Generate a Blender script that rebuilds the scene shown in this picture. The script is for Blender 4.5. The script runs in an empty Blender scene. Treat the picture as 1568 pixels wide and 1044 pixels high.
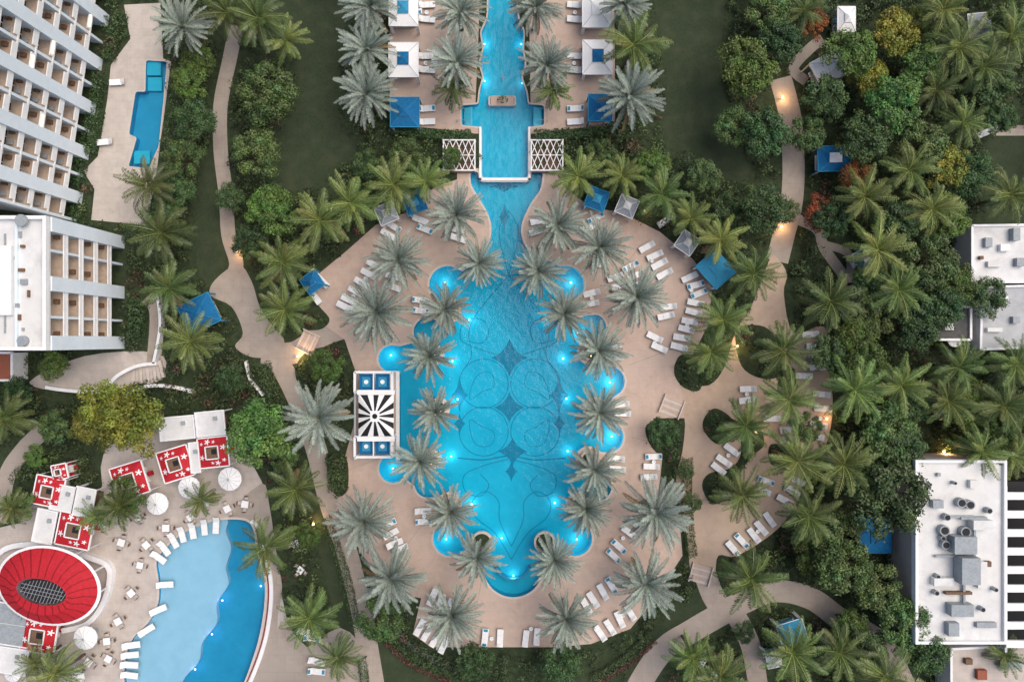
import bpy, math, random
import numpy as np
from mathutils import Vector, Matrix
from mathutils.geometry import delaunay_2d_cdt
random.seed(7); RNG=np.random.default_rng(7); np.random.seed(7)
S=0.09; CH=100.0
def W(px,py): return ((px-784)*S,(522-py)*S)
def G(px,py,z):
    k=1-z/CH; x,y=W(px,py); return (x*k,y*k)
def WP(pts): return [W(*p) for p in pts]
scene=bpy.context.scene
# ------------------------------------------------------------ materials
MATS={}
def mat(name,c1,c2=None,scale=2.0,rough=0.8,bump=0.0,detail=4,spec=0.3,metal=0.0,brick=None,c3=None,bscale=None,stain=0.0):
    if name in MATS: return MATS[name]
    m=bpy.data.materials.new(name); m.use_nodes=True; nt=m.node_tree; N=nt.nodes; L=nt.links
    b=N['Principled BSDF']; b.inputs['Roughness'].default_value=rough; b.inputs['Metallic'].default_value=metal
    b.inputs['Specular IOR Level'].default_value=spec
    if c2 is None: c2=tuple(x*0.85 for x in c1)
    tc=N.new('ShaderNodeTexCoord')
    no=N.new('ShaderNodeTexNoise'); no.inputs['Scale'].default_value=scale; no.inputs['Detail'].default_value=detail; no.inputs['Roughness'].default_value=0.65
    L.new(tc.outputs['Object'],no.inputs['Vector'])
    cr=N.new('ShaderNodeValToRGB'); cr.color_ramp.elements[0].position=0.32; cr.color_ramp.elements[1].position=0.68
    cr.color_ramp.elements[0].color=(*c2,1); cr.color_ramp.elements[1].color=(*c1,1)
    L.new(no.outputs['Fac'],cr.inputs['Fac']); col=cr.outputs['Color']
    if c3 is not None:
        n2=N.new('ShaderNodeTexNoise'); n2.inputs['Scale'].default_value=scale*0.18; n2.inputs['Detail'].default_value=5
        L.new(tc.outputs['Object'],n2.inputs['Vector'])
        r2=N.new('ShaderNodeMapRange'); r2.inputs['From Min'].default_value=0.45; r2.inputs['From Max'].default_value=0.7
        L.new(n2.outputs['Fac'],r2.inputs['Value'])
        mx=N.new('ShaderNodeMixRGB'); mx.inputs['Color2'].default_value=(*c3,1); L.new(r2.outputs['Result'],mx.inputs['Fac']); L.new(col,mx.inputs['Color1']); col=mx.outputs['Color']
    if brick:
        bt=N.new('ShaderNodeTexBrick'); bt.inputs['Scale'].default_value=1.0; bt.inputs['Brick Width'].default_value=brick[0]; bt.inputs['Row Height'].default_value=brick[1]
        bt.inputs['Mortar Size'].default_value=brick[2]; bt.inputs['Color1'].default_value=(1,1,1,1); bt.inputs['Color2'].default_value=(brick[3],)*3+(1,); bt.inputs['Mortar'].default_value=(brick[4],)*3+(1,)
        L.new(tc.outputs['Object'],bt.inputs['Vector'])
        mx=N.new('ShaderNodeMixRGB'); mx.blend_type='MULTIPLY'; mx.inputs['Fac'].default_value=1
        L.new(col,mx.inputs['Color1']); L.new(bt.outputs['Color'],mx.inputs['Color2']); col=mx.outputs['Color']
    if stain>0:
        n3=N.new('ShaderNodeTexNoise'); n3.inputs['Scale'].default_value=0.23; n3.inputs['Detail'].default_value=9; n3.inputs['Roughness'].default_value=0.72; n3.inputs['Distortion'].default_value=0.6
        L.new(tc.outputs['Object'],n3.inputs['Vector'])
        r3=N.new('ShaderNodeMapRange'); r3.inputs['From Min'].default_value=0.52; r3.inputs['From Max'].default_value=0.72; r3.inputs['To Min'].default_value=0; r3.inputs['To Max'].default_value=stain
        L.new(n3.outputs['Fac'],r3.inputs['Value'])
        mx=N.new('ShaderNodeMixRGB'); mx.blend_type='MULTIPLY'; mx.inputs['Color2'].default_value=(0.55,0.5,0.47,1); L.new(r3.outputs['Result'],mx.inputs['Fac']); L.new(col,mx.inputs['Color1']); col=mx.outputs['Color']
    L.new(col,b.inputs['Base Color'])
    if bump>0:
        bp=N.new('ShaderNodeBump'); bp.inputs['Strength'].default_value=bump; bp.inputs['Distance'].default_value=0.1
        nb=N.new('ShaderNodeTexNoise'); nb.inputs['Scale'].default_value=bscale or scale*4; L.new(tc.outputs['Object'],nb.inputs['Vector'])
        L.new(nb.outputs['Fac'],bp.inputs['Height']); L.new(bp.outputs['Normal'],b.inputs['Normal'])
    MATS[name]=m; return m
def leafmat(name,var=0.25,rough=0.5,spec=0.35):
    m=bpy.data.materials.new(name); m.use_nodes=True; nt=m.node_tree; N=nt.nodes; L=nt.links
    b=N['Principled BSDF']; b.inputs['Roughness'].default_value=rough; b.inputs['Specular IOR Level'].default_value=spec
    a=N.new('ShaderNodeAttribute'); a.attribute_name='Col'
    oi=N.new('ShaderNodeObjectInfo')
    hs=N.new('ShaderNodeHueSaturation')
    mr=N.new('ShaderNodeMapRange'); mr.inputs['To Min'].default_value=1-var; mr.inputs['To Max'].default_value=1+var
    L.new(oi.outputs['Random'],mr.inputs['Value']); L.new(mr.outputs['Result'],hs.inputs['Value'])
    m2=N.new('ShaderNodeMath'); m2.operation='MULTIPLY'; m2.inputs[1].default_value=7.31; L.new(oi.outputs['Random'],m2.inputs[0])
    m3=N.new('ShaderNodeMath'); m3.operation='FRACT'; L.new(m2.outputs[0],m3.inputs[0])
    mh=N.new('ShaderNodeMapRange'); mh.inputs['To Min'].default_value=0.475; mh.inputs['To Max'].default_value=0.515
    L.new(m3.outputs[0],mh.inputs['Value']); L.new(mh.outputs['Result'],hs.inputs['Hue'])
    L.new(a.outputs['Color'],hs.inputs['Color']); L.new(hs.outputs['Color'],b.inputs['Base Color'])
    MATS[name]=m; return m
def emis(name,c,s):
    m=bpy.data.materials.new(name); m.use_nodes=True; b=m.node_tree.nodes['Principled BSDF']
    b.inputs['Base Color'].default_value=(*c,1); b.inputs['Emission Color'].default_value=(*c,1); b.inputs['Emission Strength'].default_value=s
    m.cycles.emission_sampling='NONE'
    MATS[name]=m; return m
def watermat(name,tint,bs=0.25,sc=1.2):
    m=bpy.data.materials.new(name); m.use_nodes=True; nt=m.node_tree; N=nt.nodes; L=nt.links; N.remove(N['Principled BSDF'])
    t=N.new('ShaderNodeBsdfTransparent'); t.inputs[0].default_value=(*tint,1)
    g=N.new('ShaderNodeBsdfGlossy'); g.inputs['Roughness'].default_value=0.08
    f=N.new('ShaderNodeFresnel'); f.inputs['IOR'].default_value=1.33
    tc=N.new('ShaderNodeTexCoord'); n=N.new('ShaderNodeTexNoise'); n.inputs['Scale'].default_value=sc; n.inputs['Detail'].default_value=3
    L.new(tc.outputs['Object'],n.inputs['Vector'])
    bp=N.new('ShaderNodeBump'); bp.inputs['Strength'].default_value=bs; bp.inputs['Distance'].default_value=0.3; L.new(n.outputs['Fac'],bp.inputs['Height'])
    L.new(bp.outputs[0],g.inputs['Normal']); L.new(bp.outputs[0],f.inputs['Normal'])
    ms=N.new('ShaderNodeMixShader'); L.new(f.outputs[0],ms.inputs[0]); L.new(t.outputs[0],ms.inputs[1]); L.new(g.outputs[0],ms.inputs[2])
    L.new(ms.outputs[0],N['Material Output'].inputs[0]); MATS[name]=m; return m

M_ground=mat('soil_and_groundcover',(0.045,0.065,0.028),(0.02,0.03,0.015),1.5,0.95,0.5)
M_lawn=mat('lawn_grass',(0.040,0.057,0.028),(0.027,0.041,0.020),3.0,0.95,0.6,c3=(0.050,0.062,0.032),bscale=14)
M_deck=mat('pool_deck_paving',(0.54,0.41,0.335),(0.46,0.345,0.28),0.9,0.75,0.1,brick=(1.2,1.2,0.012,0.95,0.86),c3=(0.49,0.385,0.325),stain=0.35)
M_path=mat('path_concrete',(0.40,0.34,0.29),(0.33,0.28,0.24),0.8,0.85,0.1,brick=(2.4,2.4,0.02,0.95,0.8),c3=(0.36,0.315,0.275),stain=0.4)
M_sand=mat('sand_coloured_paving',(0.50,0.375,0.28),(0.42,0.315,0.235),0.7,0.85,0.1,c3=(0.45,0.35,0.275),stain=0.35)
M_stone=mat('terrace_stone',(0.54,0.48,0.43),(0.46,0.41,0.37),0.8,0.8,0.1,brick=(1.0,1.0,0.015,0.93,0.82),stain=0.3)
M_white=mat('white_paint',(0.82,0.82,0.82),(0.72,0.72,0.72),1.2,0.6)
M_roofw=mat('white_roof_membrane',(0.74,0.74,0.73),(0.58,0.58,0.57),0.5,0.8,0.1,c3=(0.64,0.63,0.60),detail=8,stain=0.45)
M_blueish=mat('pale_blue_render',(0.72,0.80,0.86),(0.65,0.73,0.79),1.0,0.6)
M_cush=mat('white_cushion',(0.83,0.83,0.82),(0.75,0.75,0.75),4,0.9,0.2)
M_frame=mat('grey_metal_frame',(0.35,0.36,0.37),None,4,0.5)
M_wood=mat('brown_wood',(0.20,0.12,0.075),(0.12,0.07,0.045),6,0.7,0.2)
M_tile=mat('balcony_floor_tile',(0.58,0.45,0.35),(0.46,0.35,0.27),2,0.7)
M_glass=mat('dark_window_glass',(0.03,0.04,0.05),(0.015,0.02,0.03),1,0.08,spec=0.6)
M_dark=mat('dark_interior',(0.02,0.02,0.022),None,2,0.7)
M_blue=mat('blue_canvas',(0.008,0.14,0.32),(0.005,0.095,0.24),3,0.85,0.2)
M_blue2=mat('light_blue_canvas',(0.04,0.28,0.46),(0.03,0.22,0.38),3,0.85,0.2)
M_red=mat('red_canvas',(0.50,0.018,0.03),(0.38,0.012,0.02),3,0.75,0.2)
M_redd=mat('dark_red_seam',(0.25,0.01,0.015),None,3,0.75)
M_black=mat('black_canvas',(0.015,0.015,0.017),None,3,0.7)
M_grey=mat('grey_unit_metal',(0.33,0.36,0.38),(0.24,0.27,0.29),3,0.5,0.1)
M_terra=mat('terracotta_tile',(0.35,0.12,0.07),(0.25,0.08,0.05),5,0.8,0.3)
M_cop=mat('coping_stone',(0.60,0.52,0.46),(0.50,0.43,0.38),2,0.7,0.1)
M_floor=mat('pool_floor_plaster',(0.035,0.45,0.62),(0.02,0.385,0.555),0.35,0.6)
M_floorL=mat('shallow_pool_plaster',(0.42,0.56,0.70),(0.36,0.51,0.65),0.5,0.6)
M_floorD=mat('deep_pool_plaster',(0.02,0.30,0.50),(0.015,0.25,0.44),0.5,0.6)
M_line=mat('pool_mosaic_line',(0.018,0.24,0.39),(0.014,0.20,0.33),2,0.6)
M_dia=mat('pool_mosaic_motif',(0.02,0.235,0.37),(0.015,0.19,0.31),2,0.6)
M_trunk=mat('palm_trunk_bark',(0.18,0.135,0.095),(0.09,0.07,0.05),5,0.95,0.8)
M_leaf=leafmat('leaf_green',0.25)
M_shrub=leafmat('shrub_leaf',0.12)
M_palm=leafmat('palm_leaf',0.18,0.42,0.5)
M_date=leafmat('date_palm_leaf',0.10,0.6,0.3)
M_water=watermat('pool_water',(0.42,0.93,0.97))
M_waterL=watermat('shallow_pool_water',(0.80,0.97,0.99))
E_cool=emis('underwater_lamp_glow',(0.75,0.93,1.0),1.3)
E_pink=emis('underwater_lamp_violet',(0.85,0.7,1.0),1.6)
E_warm=emis('warm_lamp_glow',(1.0,0.6,0.25),14)
E_soft=emis('warm_ceiling_light',(1.0,0.72,0.42),2.2)
# ------------------------------------------------------------ object helpers
def link(o): scene.collection.objects.link(o); return o
def empty(name,loc=(0,0,0)):
    o=bpy.data.objects.new(name,None); o.location=loc; o.empty_display_size=0.5; return link(o)
def child(o,p):
    o.parent=p; o.matrix_parent_inverse=Matrix.Translation(-Vector(p.location)); return o
class MB:
    def __init__(s): s.v=[];s.f=[];s.m=[];s.mats=[]
    def mi(s,m):
        if m not in s.mats: s.mats.append(m)
        return s.mats.index(m)
    def add(s,vs,fs,m):
        o=len(s.v); s.v+= [tuple(v) for v in vs]; k=s.mi(m)
        for f in fs: s.f.append(tuple(i+o for i in f)); s.m.append(k)
    def box(s,x,y,z,sx,sy,sz,m,rz=0,tx=0):
        c,sn=math.cos(rz),math.sin(rz); vs=[]
        for dz in (0,1):
            for dx,dy in((-.5,-.5),(.5,-.5),(.5,.5),(-.5,.5)):
                a,b=dx*sx,dy*sy; zz=z+dz*sz+a*math.tan(tx)
                vs.append((x+a*c-b*sn,y+a*sn+b*c,zz))
        s.add(vs,[(3,2,1,0),(4,5,6,7),(0,1,5,4),(1,2,6,5),(2,3,7,6),(3,0,4,7)],m)
    def cyl(s,x,y,z,r,h,m,n=12,r2=None):
        r2=r if r2 is None else r2; vs=[(x+r*math.cos(2*math.pi*i/n),y+r*math.sin(2*math.pi*i/n),z) for i in range(n)]+[(x+r2*math.cos(2*math.pi*i/n),y+r2*math.sin(2*math.pi*i/n),z+h) for i in range(n)]
        s.add(vs,[(i,(i+1)%n,n+(i+1)%n,n+i) for i in range(n)]+[tuple(range(n,2*n)),tuple(range(n-1,-1,-1))],m)
    def bar(s,p,q,w,m,h=None):
        p=Vector(p);q=Vector(q);d=(q-p).normalized();up=Vector((0,0,1))
        if abs(d.z)>0.95: up=Vector((1,0,0))
        a=d.cross(up).normalized()*w/2; b=a.cross(d).normalized()*(h or w)/2
        vs=[p+a+b,p-a+b,p-a-b,p+a-b,q+a+b,q-a+b,q-a-b,q+a-b]
        s.add(vs,[(0,1,2,3),(7,6,5,4),(0,4,5,1),(1,5,6,2),(2,6,7,3),(3,7,4,0)],m)
    def mesh(s,name,smooth=False):
        me=bpy.data.meshes.new(name); me.from_pydata(s.v,[],s.f)
        for m in s.mats: me.materials.append(m)
        me.polygons.foreach_set('material_index',s.m)
        if smooth: me.polygons.foreach_set('use_smooth',[True]*len(s.f))
        me.update(); return me
    def obj(s,name,loc=(0,0,0),rz=0,parent=None,smooth=False):
        o=bpy.data.objects.new(name,s.mesh(name,smooth)); o.location=loc; o.rotation_euler[2]=rz; link(o)
        if parent: child(o,parent)
        return o
def inst(name,me,x,y,z=0,rz=0,sc=1):
    o=bpy.data.objects.new(name,me); o.location=(x,y,z); o.rotation_euler=(0,0,rz); o.scale=(sc,sc,sc)
    return link(o)
def quads(name,V,cols,mats,midx=None):
    V=np.asarray(V,dtype=np.float32).reshape(-1,3); n=len(V)//4
    me=bpy.data.meshes.new(name); me.vertices.add(n*4); me.vertices.foreach_set('co',V.ravel())
    me.loops.add(n*4); me.loops.foreach_set('vertex_index',np.arange(n*4,dtype=np.int32))
    me.polygons.add(n); me.polygons.foreach_set('loop_start',np.arange(0,n*4,4,dtype=np.int32)); me.polygons.foreach_set('loop_total',np.full(n,4,dtype=np.int32))
    if midx is not None: me.polygons.foreach_set('material_index',np.asarray(midx,dtype=np.int32))
    for m in mats: me.materials.append(m)
    me.update(calc_edges=True)
    a=me.color_attributes.new('Col','FLOAT_COLOR','POINT')
    c=np.ones((n,4),dtype=np.float32); c[:,:3]=np.asarray(cols); a.data.foreach_set('color',np.repeat(c,4,axis=0).ravel())
    return me
# ------------------------------------------------------------ 2-D region helpers
def sm(pts,n=6,closed=True):
    out=[]; k=len(pts)
    rng=range(k) if closed else range(k-1)
    for i in rng:
        g=(lambda j:pts[j%k]) if closed else (lambda j:pts[min(max(j,0),k-1)])
        p0,p1,p2,p3=g(i-1),g(i),g(i+1),g(i+2)
        for t in range(n):
            t/=n; out.append(tuple(0.5*((2*p1[a])+(-p0[a]+p2[a])*t+(2*p0[a]-5*p1[a]+4*p2[a]-p3[a])*t*t+(-p0[a]+3*p1[a]-3*p2[a]+p3[a])*t**3) for a in(0,1)))
    if not closed: out.append(tuple(pts[-1]))
    return out
def strip(pts,w,smooth=True,closed=False):
    if smooth: pts=sm(pts,6,closed)
    k=len(pts); l=[];r=[]
    for i,p in enumerate(pts):
        a=pts[max(i-1,0)]; b=pts[min(i+1,k-1)]; dx,dy=b[0]-a[0],b[1]-a[1]; d=math.hypot(dx,dy) or 1
        l.append((p[0]-dy/d*w/2,p[1]+dx/d*w/2)); r.append((p[0]+dy/d*w/2,p[1]-dx/d*w/2))
    return l+r[::-1]
def circ(x,y,r,n=28,ry=None): return [(x+r*math.cos(2*math.pi*i/n),y+(ry or r)*math.sin(2*math.pi*i/n)) for i in range(n)]
def pip(P,poly):
    x,y=P[:,0],P[:,1]; q=np.asarray(poly); ins=np.zeros(len(P),bool); j=len(q)-1
    for i in range(len(q)):
        xi,yi=q[i];xj,yj=q[j]
        if yi!=yj:
            c=((yi>y)!=(yj>y)); ins^= c&(x<(xj-xi)*(y-yi)/(yj-yi)+xi)
        j=i
    return ins
def inreg(P,reg):
    r=np.zeros(len(P),bool)
    for l in reg: r^=pip(P,l)
    return r
def csg(adds,subs):
    vs=[];es=[]
    for reg in adds+subs:
        for l in reg:
            o=len(vs); vs+=[Vector(p) for p in l]; es+=[(o+i,o+(i+1)%len(l)) for i in range(len(l))]
    r=delaunay_2d_cdt(vs,es,[],0,1e-4); V=np.array([tuple(v) for v in r[0]]); F=np.array([f for f in r[2] if len(f)==3])
    C=V[F].mean(axis=1); keep=np.zeros(len(C),bool)
    for a in adds: keep|=inreg(C,a)
    for b in subs: keep&=~inreg(C,b)
    F=F[keep]
    a=V[F]; ar=(a[:,1,0]-a[:,0,0])*(a[:,2,1]-a[:,0,1])-(a[:,1,1]-a[:,0,1])*(a[:,2,0]-a[:,0,0])
    F[ar<0]=F[ar<0][:,::-1]; F=F[np.abs(ar)>1e-9]
    return V,F
def bedges(F):
    d={}
    for f in F:
        for i in range(3):
            a,b=int(f[i]),int(f[(i+1)%3]); d[(a,b)]=1
    return [(a,b) for (a,b) in d if (b,a) not in d]
def loops(V,F):
    be=bedges(F); nx={}
    for a,b in be: nx.setdefault(a,[]).append(b)
    out=[]
    while nx:
        s0=next(iter(nx)); l=[s0]; c=s0
        while True:
            n=nx[c].pop()
            if not nx[c]: del nx[c]
            if n==s0 or n not in nx: break
            l.append(n); c=n
        if len(l)>2: out.append([tuple(V[i]) for i in l])
    return out
def resmooth(l,step=0.35,it=3):
    P=np.array(l+[l[0]]); d=np.r_[0,np.cumsum(np.hypot(*np.diff(P,axis=0).T))]; n=max(12,int(d[-1]/step))
    t=np.linspace(0,d[-1],n,endpoint=False); Q=np.c_[np.interp(t,d,P[:,0]),np.interp(t,d,P[:,1])]
    for _ in range(it): Q=0.5*Q+0.25*(np.roll(Q,1,0)+np.roll(Q,-1,0))
    return [tuple(q) for q in Q]
def sheet(name,adds,subs,z,m,skirt=0,parent=None):
    V,F=csg(adds,subs); b=MB(); vs=[(v[0],v[1],z) for v in V]; b.add(vs,[tuple(int(i) for i in f) for f in F],m)
    if skirt:
        for a,c in bedges(F):
            p,q=V[a],V[c]; b.add([(p[0],p[1],z),(p[0],p[1],z-skirt),(q[0],q[1],z-skirt),(q[0],q[1],z)],[(0,1,2,3)],m)
    return b.obj(name,parent=parent)
def ribbon(name,pts,w,z,m,closed=False,parent=None,side=0,th=0):
    k=len(pts); b=MB(); L=[];R=[]
    for i,p in enumerate(pts):
        if closed: a=pts[(i-1)%k]; c=pts[(i+1)%k]
        else: a=pts[max(i-1,0)]; c=pts[min(i+1,k-1)]
        dx,dy=c[0]-a[0],c[1]-a[1]; d=math.hypot(dx,dy) or 1; nx,ny=-dy/d,dx/d
        lo,hi=(-w/2,w/2) if side==0 else ((0,w) if side>0 else (-w,0))
        L.append((p[0]+nx*hi,p[1]+ny*hi)); R.append((p[0]+nx*lo,p[1]+ny*lo))
    vs=[(*p,z) for p in L]+[(*p,z) for p in R]
    if th: vs+=[(*p,z-th) for p in L]+[(*p,z-th) for p in R]
    fs=[]
    for i in range(k if closed else k-1):
        j=(i+1)%k; fs.append((i,k+i,k+j,j))
        if th: fs+= [(i,j,2*k+j,2*k+i),(k+j,k+i,3*k+i,3*k+j)]
    b.add(vs,fs,m)
    if th and not closed:
        b.add([(*L[0],z),(*R[0],z),(*R[0],z-th),(*L[0],z-th)],[(0,3,2,1)],m); b.add([(*L[-1],z),(*R[-1],z),(*R[-1],z-th),(*L[-1],z-th)],[(0,1,2,3)],m)
    return b.obj(name,parent=parent)
POOLS=[]
def pool(name,adds,subs,depth,wz,fm,wm,cop=0.28,it=3,step=0.35,copm=None):
    V,F=csg([[WP(a)] for a in adds],[[WP(a)] for a in subs]); reg=[resmooth(l,step,it) for l in loops(V,F)]
    POOLS.append(reg); e=empty(name,(*reg[0][0],0))
    V,F=csg([reg],[]); b=MB(); b.add([(v[0],v[1],-depth) for v in V],[tuple(int(i) for i in f) for f in F],fm)
    for a,c in bedges(F):
        p,q=V[a],V[c]; b.add([(p[0],p[1],-depth),(q[0],q[1],-depth),(q[0],q[1],0.04),(p[0],p[1],0.04)],[(0,1,2,3)],fm)
    b.obj('basin',parent=e)
    b=MB(); b.add([(v[0],v[1],wz) for v in V],[tuple(int(i) for i in f) for f in F],wm); b.obj('water',parent=e)
    for l in reg:
        P=np.array(l); t=np.roll(P,-1,0)-np.roll(P,1,0); n=np.c_[-t[:,1],t[:,0]]; n/=np.maximum(np.linalg.norm(n,axis=1),1e-6)[:,None]
        s=-1 if inreg(P+n*0.12,reg).mean()>0.5 else 1
        if cop: ribbon('coping',l,cop,0.085,copm or M_cop,True,e,side=s,th=0.1)
    return e,reg
def plight(e,px,py,z,power,col=(0.85,0.96,1.0),em=None,r=0.4):
    x,y=W(px,py); b=MB(); b.cyl(0,0,0,0.13,0.06,em or E_cool,12); o=b.obj('underwater_lamp',(x,y,z-0.25),parent=e)
    l=bpy.data.lights.new('pool_lamp','POINT'); l.energy=power; l.color=col; l.shadow_soft_size=r
    lo=bpy.data.objects.new('pool_lamp',l); lo.location=(x,y,z+0.2); link(lo); child(lo,e)
# ------------------------------------------------------------ MAIN POOL
core=[(740,262),(720,262),(721,283),(733,303),(745,322),(753,343),(752,365),(742,385),(718,403),(702,430),(702,465),(690,492),(655,520),(612,530),(612,570),(612,705),(625,738),(655,745),(672,770),(690,800),(700,830),(725,850),(743,868),
      (829,868),(848,850),(874,830),(884,800),(905,760),(920,735),(928,690),(938,660),(936,600),(928,560),(905,520),(882,490),(868,465),(866,432),(850,403),(820,392),(802,375),(797,355),(800,337),(812,312),(828,290),(832,262)]
bays=[(686,436,29),(655,508,22),(600,549,21),(602,717,22),(655,742,20),(690,824,27),(866,436,29),(905,503,24),(933,584,24),(931,669,24),(913,744,24),(880,824,27),(786,868,46)]
def pen(x,y,tx,ty,r=20,w=22): return [circ(x,y,r),strip([(x,y),(tx,ty)],w,False)]
subsM=[]
PEN=[(687,476,640,470),(867,476,915,470),(903,539,950,535),(912,627,965,627),(901,702,955,705),(886,772,930,790),(688,772,640,785)]
for p in PEN: subsM+=pen(*p)
ISL=[(664,543),(673,625),(659,703)]
for p in ISL: subsM.append(circ(*p,17))
RING=[(738,829),(834,829)]
for p in RING: subsM.append(circ(*p,17))
subsM.append([(733,190),(813,190),(813,279),(733,279)])
mainE,mainR=pool('swimming_pool',[core]+[circ(*b) for b in bays],subsM,1.25,-0.12,M_floor,M_water)
PL=[(680,432),(718,489),(597,544),(692,553),(700,612),(690,700),(600,719),(722,774),(682,828),(768,826),(875,432),(838,489),(885,510),(863,549),(935,586),(868,611),(938,669),(870,692),(850,772),(884,828),(786,884)]
for i,p in enumerate(PL): plight(mainE,*p,-0.72,62)
zf=-1.245; zi=[0]
def line(pts,w=0.11,closed=False,m=None):
    zi[0]+=1; ribbon('mosaic_line',WP(pts),w,zf+0.002*zi[0],m or M_line,closed,mainE)
def arc(x,y,r,a0,a1,n=30,ry=None): return [(x+r*math.cos(math.radians(a0+(a1-a0)*i/n)),y+(ry or r)*math.sin(math.radians(a0+(a1-a0)*i/n))) for i in range(n+1)]
for x in(740,820):
    for y in(588,662): line(circ(x,y,38,48),0.12,True)
for x,sx in((740,1),(820,-1)):
    line(sm([(x+sx*38,548),(x-sx*5,535),(x-sx*35,520),(x-sx*30,492),(x-sx*5,488),(x+sx*8,505),(x-sx*2,525),(x-sx*25,522)],8,False))
    line(sm([(x+sx*38,705),(x,715),(x-sx*30,730),(x-sx*28,755),(x-sx*5,762),(x+sx*8,745),(x-sx*5,728)],8,False))
    line(sm([(779,420),(779-sx*26,450),(779-sx*50,480),(779-sx*62,510),(779-sx*58,545),(779-sx*75,575),(779-sx*80,605)],8,False))
    line(sm([(783,860),(783-sx*25,820),(783-sx*55,795),(783-sx*60,770),(783-sx*40,755),(783-sx*20,770),(783-sx*18,800),(783,840)],8,False))
    line(sm([(779,320),(779-sx*14,345),(779-sx*12,375),(779,420)],8,False))
    line(sm([(x-sx*2,600),(x-sx*22,612),(x-sx*12,578),(x+sx*10,570),(x+sx*16,592),(x-sx*2,600)],8,False),0.08)
    line(sm([(x-sx*2,655),(x-sx*22,645),(x-sx*14,680),(x+sx*10,684),(x+sx*16,664),(x-sx*2,655)],8,False),0.08)
line(sm([(700,703),(740,706),(779,700),(820,706),(868,703)],8,False),0.18,m=M_dia)
line([(700,421),(790,420),(868,421)],0.12)
def diamond(x,y,a,b_):
    pts=[]
    for (sx,sy) in((1,1),(-1,1),(-1,-1),(1,-1)):
        A=(x+sx*a,y) if sx*sy>0 else (x,y+sy*b_); B=(x,y+sy*b_) if sx*sy>0 else (x+sx*a,y)
        for i in range(7):
            t=i/7; c=(x+sx*a*0.25,y+sy*b_*0.25); pts.append(((1-t)**2*A[0]+2*t*(1-t)*c[0]+t*t*B[0],(1-t)**2*A[1]+2*t*(1-t)*c[1]+t*t*B[1]))
    zi[0]+=1; sheet('mosaic_motif',[[WP(pts)]],[],zf+0.002*zi[0],M_dia,parent=mainE)
for d in((780,548,28,30),(780,625,24,24),(785,693,24,22),(703,606,13,26),(857,606,15,28),(772,330,9,22),(783,724,10,16),(703,650,9,16),(857,650,9,16),(772,283,24,9)): diamond(*d)
ribbon('spa_wall',WP(arc(786,862,26,15,165)),0.3,0.02,M_line,False,mainE,th=1.2)
# ------------------------------------------------------------ UPPER CANAL
canal=[(748,-60),(790,-60),(790,0),(793,28),(802,50),(800,75),(804,100),(798,120),(806,142),(808,160),(833,162),(833,192),(808,195),(808,272),(738,272),(738,195),(707,192),(707,162),(733,160),(735,140),(741,118),(735,98),(741,75),(737,50),(747,28),(748,0)]
canE,canR=pool('ornamental_canal_pool',[canal],[[(748,147),(790,147),(790,163),(748,163)]],0.9,0.02,M_floor,M_water,cop=0.22,it=1,step=0.3,copm=M_cop)
for p in((742,65),(798,65),(742,122),(800,125)): plight(canE,*p,-0.45,38)
b=MB()
for (x,y,sx,sy) in((735.5,236,3.4,82),(810.5,236,3.4,82),(773,275,78.4,3.6)):
    X,Y=W(x,y); b.box(X,Y,-1.2,sx*S,sy*S,1.42,M_white)
b.obj('overflow_edge_wall',parent=canE)
b=MB()
for i in range(4):
    X,Y=W(712+i*3.2,178); b.box(X,Y,-0.85,0.28,2.6,0.3+i*0.16,M_floorL)
    X,Y=W(828-i*3.2,178); b.box(X,Y,-0.85,0.28,2.6,0.3+i*0.16,M_floorL)
b.obj('pool_steps',parent=canE)
for p in((706,178),(832,178)):
    b=MB()
    for dy in(-0.8,0.8):
        b.bar((-0.5,dy,0),(-0.5,dy,0.9),0.06,M_frame); b.bar((0.5,dy,-0.5),(0.5,dy,0.9),0.06,M_frame); b.bar((-0.5,dy,0.9),(0.5,dy,0.9),0.06,M_frame)
    b.obj('pool_handrail',(*W(*p),0))
b=MB(); X,Y=W(769,155); b.box(X,Y,-0.8,3.2,1.35,1.0,M_deck); b.obj('canal_planter_island',parent=canE)
b=MB(); b.bar((0,-.45,.04),(0,.45,.04),.07,M_frame); b.bar((-.3,0,.04),(.3,0,.04),.07,M_frame); b.cyl(0,0,-.85,.05,.95,M_frame,8); b.obj('canal_fountain_nozzle',(*W(770,118),0))
# ------------------------------------------------------------ LEFT LOWER POOL + TOP-LEFT POOL
lp=sm([(330,797),(375,796),(389,812),(393,845),(403,875),(406,910),(400,960),(388,1005),(366,1060),(330,1110),(230,1110),(195,1060),(192,1012),(203,978),(228,952),(243,922),(243,885),(240,858),(258,835),(288,812)],5)
lpE,lpR=pool('curved_swimming_pool',[lp],[],1.2,-0.1,M_floorD,M_waterL,cop=0.3)
shal=sm([(318,780),(346,795),(344,815),(352,840),(344,870),(348,895),(330,925),(330,955),(308,985),(302,1015),(275,1050),(255,1130),(150,1130),(170,800)],5)
bigR=[(-300,-300),(300,-300),(300,300),(-300,300)]
sheet('shallow_shelf',[[WP(shal)]],[[bigR]+lpR],-0.42,M_floorL,skirt=0.78,parent=lpE)
for p in((338,921),(322,973),(296,1027)): plight(lpE,*p,-0.35,26,(0.8,0.6,1.0),E_pink)
for p in((396,900),): plight(lpE,*p,-0.7,20)
ribbon('infinity_edge_wall',WP(sm([(385,797),(399,812),(403,845),(413,875),(416,910),(411,960),(399,1005),(377,1060)],5,False)),0.5,0.22,M_white,False,lpE,th=0.4)
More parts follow.
